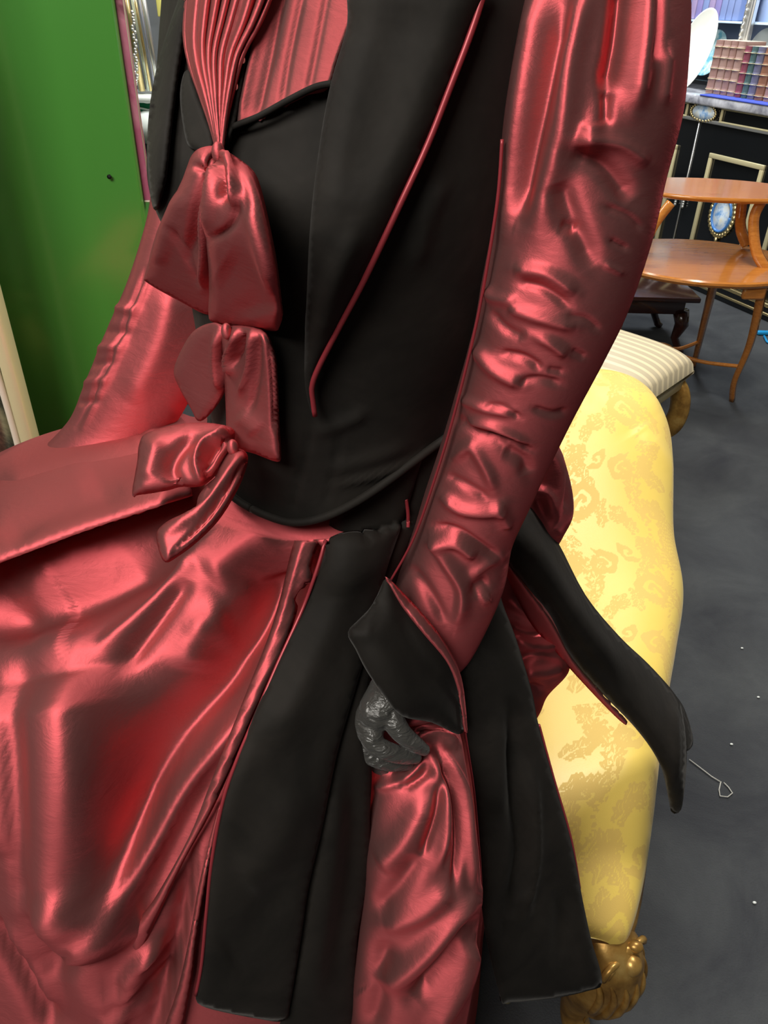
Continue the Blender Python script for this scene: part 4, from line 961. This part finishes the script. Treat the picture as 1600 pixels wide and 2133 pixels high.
# purple books on the vitrine shelf
PURP = [leather('mauve_cloth', (.34, .26, .42)), leather('violet_cloth', (.26, .22, .45)), leather('blue_cloth', (.22, .28, .5))]
us0, _ = cab(1400, 30, NB+.03); us1, _ = cab(1536, 45, NB+.03); nbk = 11; wv = (us1-us0)/nbk
for i in range(nbk):
    bk = MB(); cbox(bk, us0+i*wv, us0+(i+.92)*wv, NB+.03, NB+.17, zs+.001, zs+.24+.006*(i % 3), .006)
    o = bk.build('book', PURP[i % 3 if i < 8 else 2], None); tag(o, 'pale mauve book in the row on the glass shelf of the vitrine' if i < 8 and i % 3 == 0 else ('violet book in the row on the glass shelf of the vitrine' if i < 8 and i % 3 == 1 else 'blue book in the row on the glass shelf of the vitrine'), 'book', 'mauve, violet and blue books on the vitrine shelf' if False else ('mauve books on the vitrine shelf' if i < 8 and i % 3 == 0 else ('violet books on the vitrine shelf' if i < 8 and i % 3 == 1 else 'blue books on the vitrine shelf')))
# plates
PLATE = mat('white_porcelain', (.82, .88, .86), .15, 0, Coat_Weight=.4); TEAL = mat('teal_glaze', (.25, .55, .60), .15, 0, Coat_Weight=.5); n_ = noise(TEAL, 22, 3); r_ = ramp(TEAL, n_.outputs['Fac'], [(.4, (.16, .45, .55)), (.6, (.65, .85, .85))]); lk(TEAL, r_.outputs[0], TEAL.node_tree.nodes['Principled BSDF'].inputs['Base Color'])
def plate(px_, py_, n0, r_, m_, label, sq=1.0):
    u, z = cab(px_, py_, n0); tilt = np.array([u_, np.array([0, 0, 1.0])*.96+nrm*.26, -nrm*.96+np.array([0, 0, .26])])
    if z-r_*.97 < ztop+.052: z = ztop+.052+r_*.97
    o_ = MB().lathe(CP(u, n0, z), [(0, 0), (.55, .0), (.62, .006), (.98, .018), (1.0, .021), (.97, .021), (.6, .011), (.0, .006)], 40, tilt, r_*sq, r_).build('plate', m_, None)
    # lathe profile radius is a ratio, heights in metres
    tag(o_, label, 'plate'); return o_
plate(1482, 112, .33, .13, TEAL, 'teal blue plate standing behind the white dish in the vitrine')
plate(1592, 100, .34, .10, PLATE, 'pale plate standing behind the books right of the silver column')
plate(1445, 80, .36, .085, mat('grey_green_glaze', (.35, .5, .5), .2), 'grey green plate at the left end of the vitrine, mostly behind the white dish')
# white oval dish on a wooden easel, behind the sleeve
es = empty('wooden_easel', (.6, 2.12, 0)); tag(es, 'slim light wooden easel behind the near sleeve, holding a white oval dish', 'easel')
YE = 2.12
pe = [aty(1423, 158, YE), aty(1410, 230, YE), aty(1400, 290, YE), aty(1383, 352, YE), aty(1350, 430, YE)]
foot = aty(1090, 1200, YE); foot[2] = 0; foot[1] = YE
lft = np.array([-.17, .05, 0])
SATL = wood('light_oak', (.62, .36, .10), (.45, .24, .06), .4)
MB().tube(bez([*pe, (pe[-1]+foot)/2+np.array([-.0, 0, .0]), foot], 40), .009, 8, sc=(1, 1)).build('front_leg', SATL, es)
MB().tube(bez([pe[0]+lft, (pe[0]+foot)/2+lft*1.1, foot+lft*1.2], 40), .009, 8).build('front_leg', SATL, es)
MB().tube([pe[0]+lft/2+np.array([0, .02, 0]), foot+lft/2+np.array([0, .25, 0])], .009, 8).build('rear_leg', SATL, es)
MB().tube([pe[0]-np.array([0, 0.02, .03]), pe[0]+lft-np.array([0, 0.02, .03])], .008, 8).build('rest_bar', SATL, es)
dc = aty(1440, 112, 2.08)
dn = np.array([-.1, -.93, .35]); dn /= np.linalg.norm(dn); dl = np.array([.36, .28, .89]); dl -= dn*(dl @ dn); dl /= np.linalg.norm(dl); dx = np.cross(dl, dn)
o = MB().lathe(dc-dl*.0, [(0, 0), (.6, 0), (.7, .006), (.97, .018), (1.0, .022), (.96, .021), (.66, .009), (0, .005)], 48, np.array([dx, dl, dn]), .036, .092).build('oval_dish', PLATE, None)
tag(o, 'white oval dish tilted on the wooden easel', 'dish')

# ============================================================ GREEN PANEL AND LEFT SIDE
gx = aty(262, 200, 1.32)[0]
GREEN = mat('green_lacquer', (.06, .24, .035), .2, 0, Coat_Weight=.4, Coat_Roughness=.1)
gp = empty('green_panel', (gx-.6, 1.5, 0)); tag(gp, 'tall glossy green lacquered display panel at the left behind the far sleeve', 'panel')
flat_edges(MB().box((gx-.6, 1.32+.03, 1.15), (1.2, .06, 2.3), None, .004).build('panel', GREEN, gp))
sc = aty(228, 368, 1.315); MB().lathe(sc, [(0, 0), (.0035, 0), (.0035, .002), (0, .003)], 12, np.array([[1, 0, 0], [0, 0, 1.0], [0, -1, 0]])).build('screw', mat('dark_iron', (.02, .02, .02), .4, .8), gp)
PINK = mat('pink_brocade', (.42, .10, .19), .6); n_ = noise(PINK, 14, 3, .5, 'Object', None, 1); r_ = ramp(PINK, n_.outputs['Fac'], [(.42, (.40, .10, .18)), (.55, (.52, .20, .27)), (.68, (.20, .05, .08))]); lk(PINK, r_.outputs[0], PINK.node_tree.nodes['Principled BSDF'].inputs['Base Color'])
zb = aty(300, 412, 1.36)[2]
ps = MB().box((gx+.006, 1.34, (zb+2.3)/2), (.013, .008, 2.3-zb), None, .002).build('brocade_strip', PINK, gp)
CREAM = mat('cream_braid', (.7, .62, .5), .6)
MB().tube([(gx+.0125, 1.335, zb), (gx+.0125, 1.335, 2.3)], .0012, 6).tube([(gx+.001, 1.335, zb), (gx+.0125, 1.335, zb)], .0016, 6).build('braid', CREAM, ps)
# mirror in gilt frame at far left
mf = empty('framed_mirror', (-1.0, 1.2, 0)); tag(mf, 'tall mirror with pale gold frame at the left edge beside the green panel', 'mirror')
e0 = aty(8, 640, 1.16); e1_ = aty(72, 930, 1.16); xr = (e0[0]+e1_[0])/2
MB().box((xr-.009, 1.16, .95), (.022, .035, 1.9), None, .006).box((xr-.62, 1.16, .95), (.04, .035, 1.9), None, .01).box((xr-.32, 1.16, 1.88), (.64, .035, .04), None, .01).box((xr-.32, 1.16, .02), (.64, .035, .04), None, .01).build('frame', GOLDPALE, mf)
MIR = mat('foxed_mirror', (.5, .5, .45), .25, .9); n_ = noise(MIR, 9, 6, .7, 'Object', None, 1.5); r_ = ramp(MIR, n_.outputs['Fac'], [(.4, (.16, .18, .16)), (.6, (.62, .62, .45))]); lk(MIR, r_.outputs[0], MIR.node_tree.nodes['Principled BSDF'].inputs['Base Color'])
MB().box((xr-.32, 1.165, .95), (.57, .012, 1.85)).build('mirror_glass', MIR, mf)
MB().tube(bez([(xr-.030, 1.152, 1.5), (xr-.036, 1.152, 1.2), (xr-.028, 1.152, .9), (xr-.034, 1.152, .6)]), .006, 8).build('inner_moulding', CREAM, mf)

# far display seen through the gap on the left
dg = empty('glass_display_stand', (-1.0, 3.1, 0)); tag(dg, 'glass display stand with brass and glass rods seen between the green panel and the dress', 'display stand')
DGY = mat('dark_grey_panel', (.09, .10, .11), .4)
def P3(px_, py_, y=3.0): return aty(px_, py_, y)
zt_ = P3(280, 0)[2]
MB().box((P3(300, 100)[0], 3.25, .95), (.6, .03, 1.9)).build('back_panel', DGY, dg)
GL = mat('clear_rod', (.75, .85, .75), .1, 0.3); GL2 = mat('lavender_glass', (.6, .62, .85), .15, .2)
for k, (x, mm_, r0) in enumerate([(276, BRASS, .007), (283, GL, .006), (291, BRASS, .010), (301, GL, .008), (309, BRASS, .005), (316, GL2, .007), (325, SILVER, .009)]):
    b0 = P3(x+6, 190, 3.0); MB().tube([(b0[0], 3.0+.02*(k % 2), b0[2]), (b0[0]-.02, 3.0+.02*(k % 2), 1.62)], r0, 8).build('rod', mm_, dg)
for k in range(14):
    pass
mb = MB()
for k in range(26): q = P3(277+.35*k+random.uniform(-3, 3), 25+k*6, 2.98); mb.ball(q, .006, seg=6)
mb.build('crystal_drops', SILVER, dg)
q = P3(288, 203, 3.0); MB().box((q[0], 3.05, q[2]), (.26, .22, .022), None, .008).build('top_board', PLATE, dg)
MB().box((q[0], 3.1, q[2]/2-.06), (.24, .10, q[2]-.12)).build('pedestal', DGY, dg)
q = P3(285, 232, 2.97); o = MB().box((q[0]+.03, 3.0, q[2]), (.22, .05, .085), None, .004).build('striped_band', mat('green_paint', (.01, .22, .11), .4), dg)
mb = MB()
for k in range(4):
    z = q[2]-.035+k*.022; mb.tube([(q[0]-.08, 2.972, z), (q[0]-.02, 2.972, z+.008), (q[0]+.04, 2.972, z-.004), (q[0]+.13, 2.972, z+.006)], .0035, 6)
mb.build('white_stripes', PLATE, o)
q = P3(290, 270, 2.9); jar = MB().lathe((q[0]+.03, 2.98, q[2]-.05), [(0, 0), (.045, 0), (.07, .03), (.075, .06), (.055, .09), (.03, .1), (0, .1)], 28).build('white_base', PLATE, dg)
YEL = mat('yellow_card', (.85, .78, .22), .5)
for (xa, xb, yb, nm) in ((243, 270, 29, 'yellow card hanging behind the brass rods, left one'), (326, 341, 35, 'yellow card hanging behind the brass rods, right one beside the velvet shoulder')):
    a = P3(xa, yb, 3.18); b = P3(xb, yb, 3.18); o = MB().box(((a[0]+b[0])/2, 3.2, a[2]+.1), (b[0]-a[0], .008, .2), None, .003).build('hanging_card', YEL, None); tag(o, nm, 'card')

# ============================================================ SMALL THINGS ON THE FLOOR
fl = MB(); q = atz(1500, 1640, .003)
loop = [atz(*p_, .004) for p_ in ((1502, 1628), (1498, 1645), (1500, 1658), (1516, 1660), (1526, 1652), (1518, 1640), (1508, 1630))]
o = MB().tube([atz(*p_, .004) for p_ in ((1436, 1582), (1460, 1600), (1482, 1617), (1500, 1628))]+loop, .0014, 6).build('plastic_tag', mat('clear_plastic', (.55, .55, .5), .2), None)
tag(o, 'clear plastic tag loop lying on the dark carpet below the rear tail', 'plastic tag')
for i, p_ in enumerate([(1546, 1350), (1580, 1452), (1524, 1550), (1572, 1880)]):
    o = MB().ball(atz(*p_, .003), .003, (1.4, 1, .8), 8).build('paper_scrap', PLATE, None); tag(o, ['tiny white scrap on the carpet, topmost of the four right of the chaise', 'tiny white scrap on the carpet near the right edge of the photo', 'tiny white scrap on the carpet just above the plastic tag', 'tiny white scrap on the carpet, lowest of the four'][i], 'scrap', 'paper scraps on the carpet')
o = MB().box(atz(1590, 693, .012), (.07, .03, .02), None, .006).tube([atz(1592, 700, .01), atz(1598, 712, .008), atz(1606, 716, .008)], .006, 8).build('cable_connector', mat('cyan_plastic', (.02, .35, .75), .3), None)
tag(o, 'small cyan plastic connector on the floor by the cabinet at the right edge', 'connector')
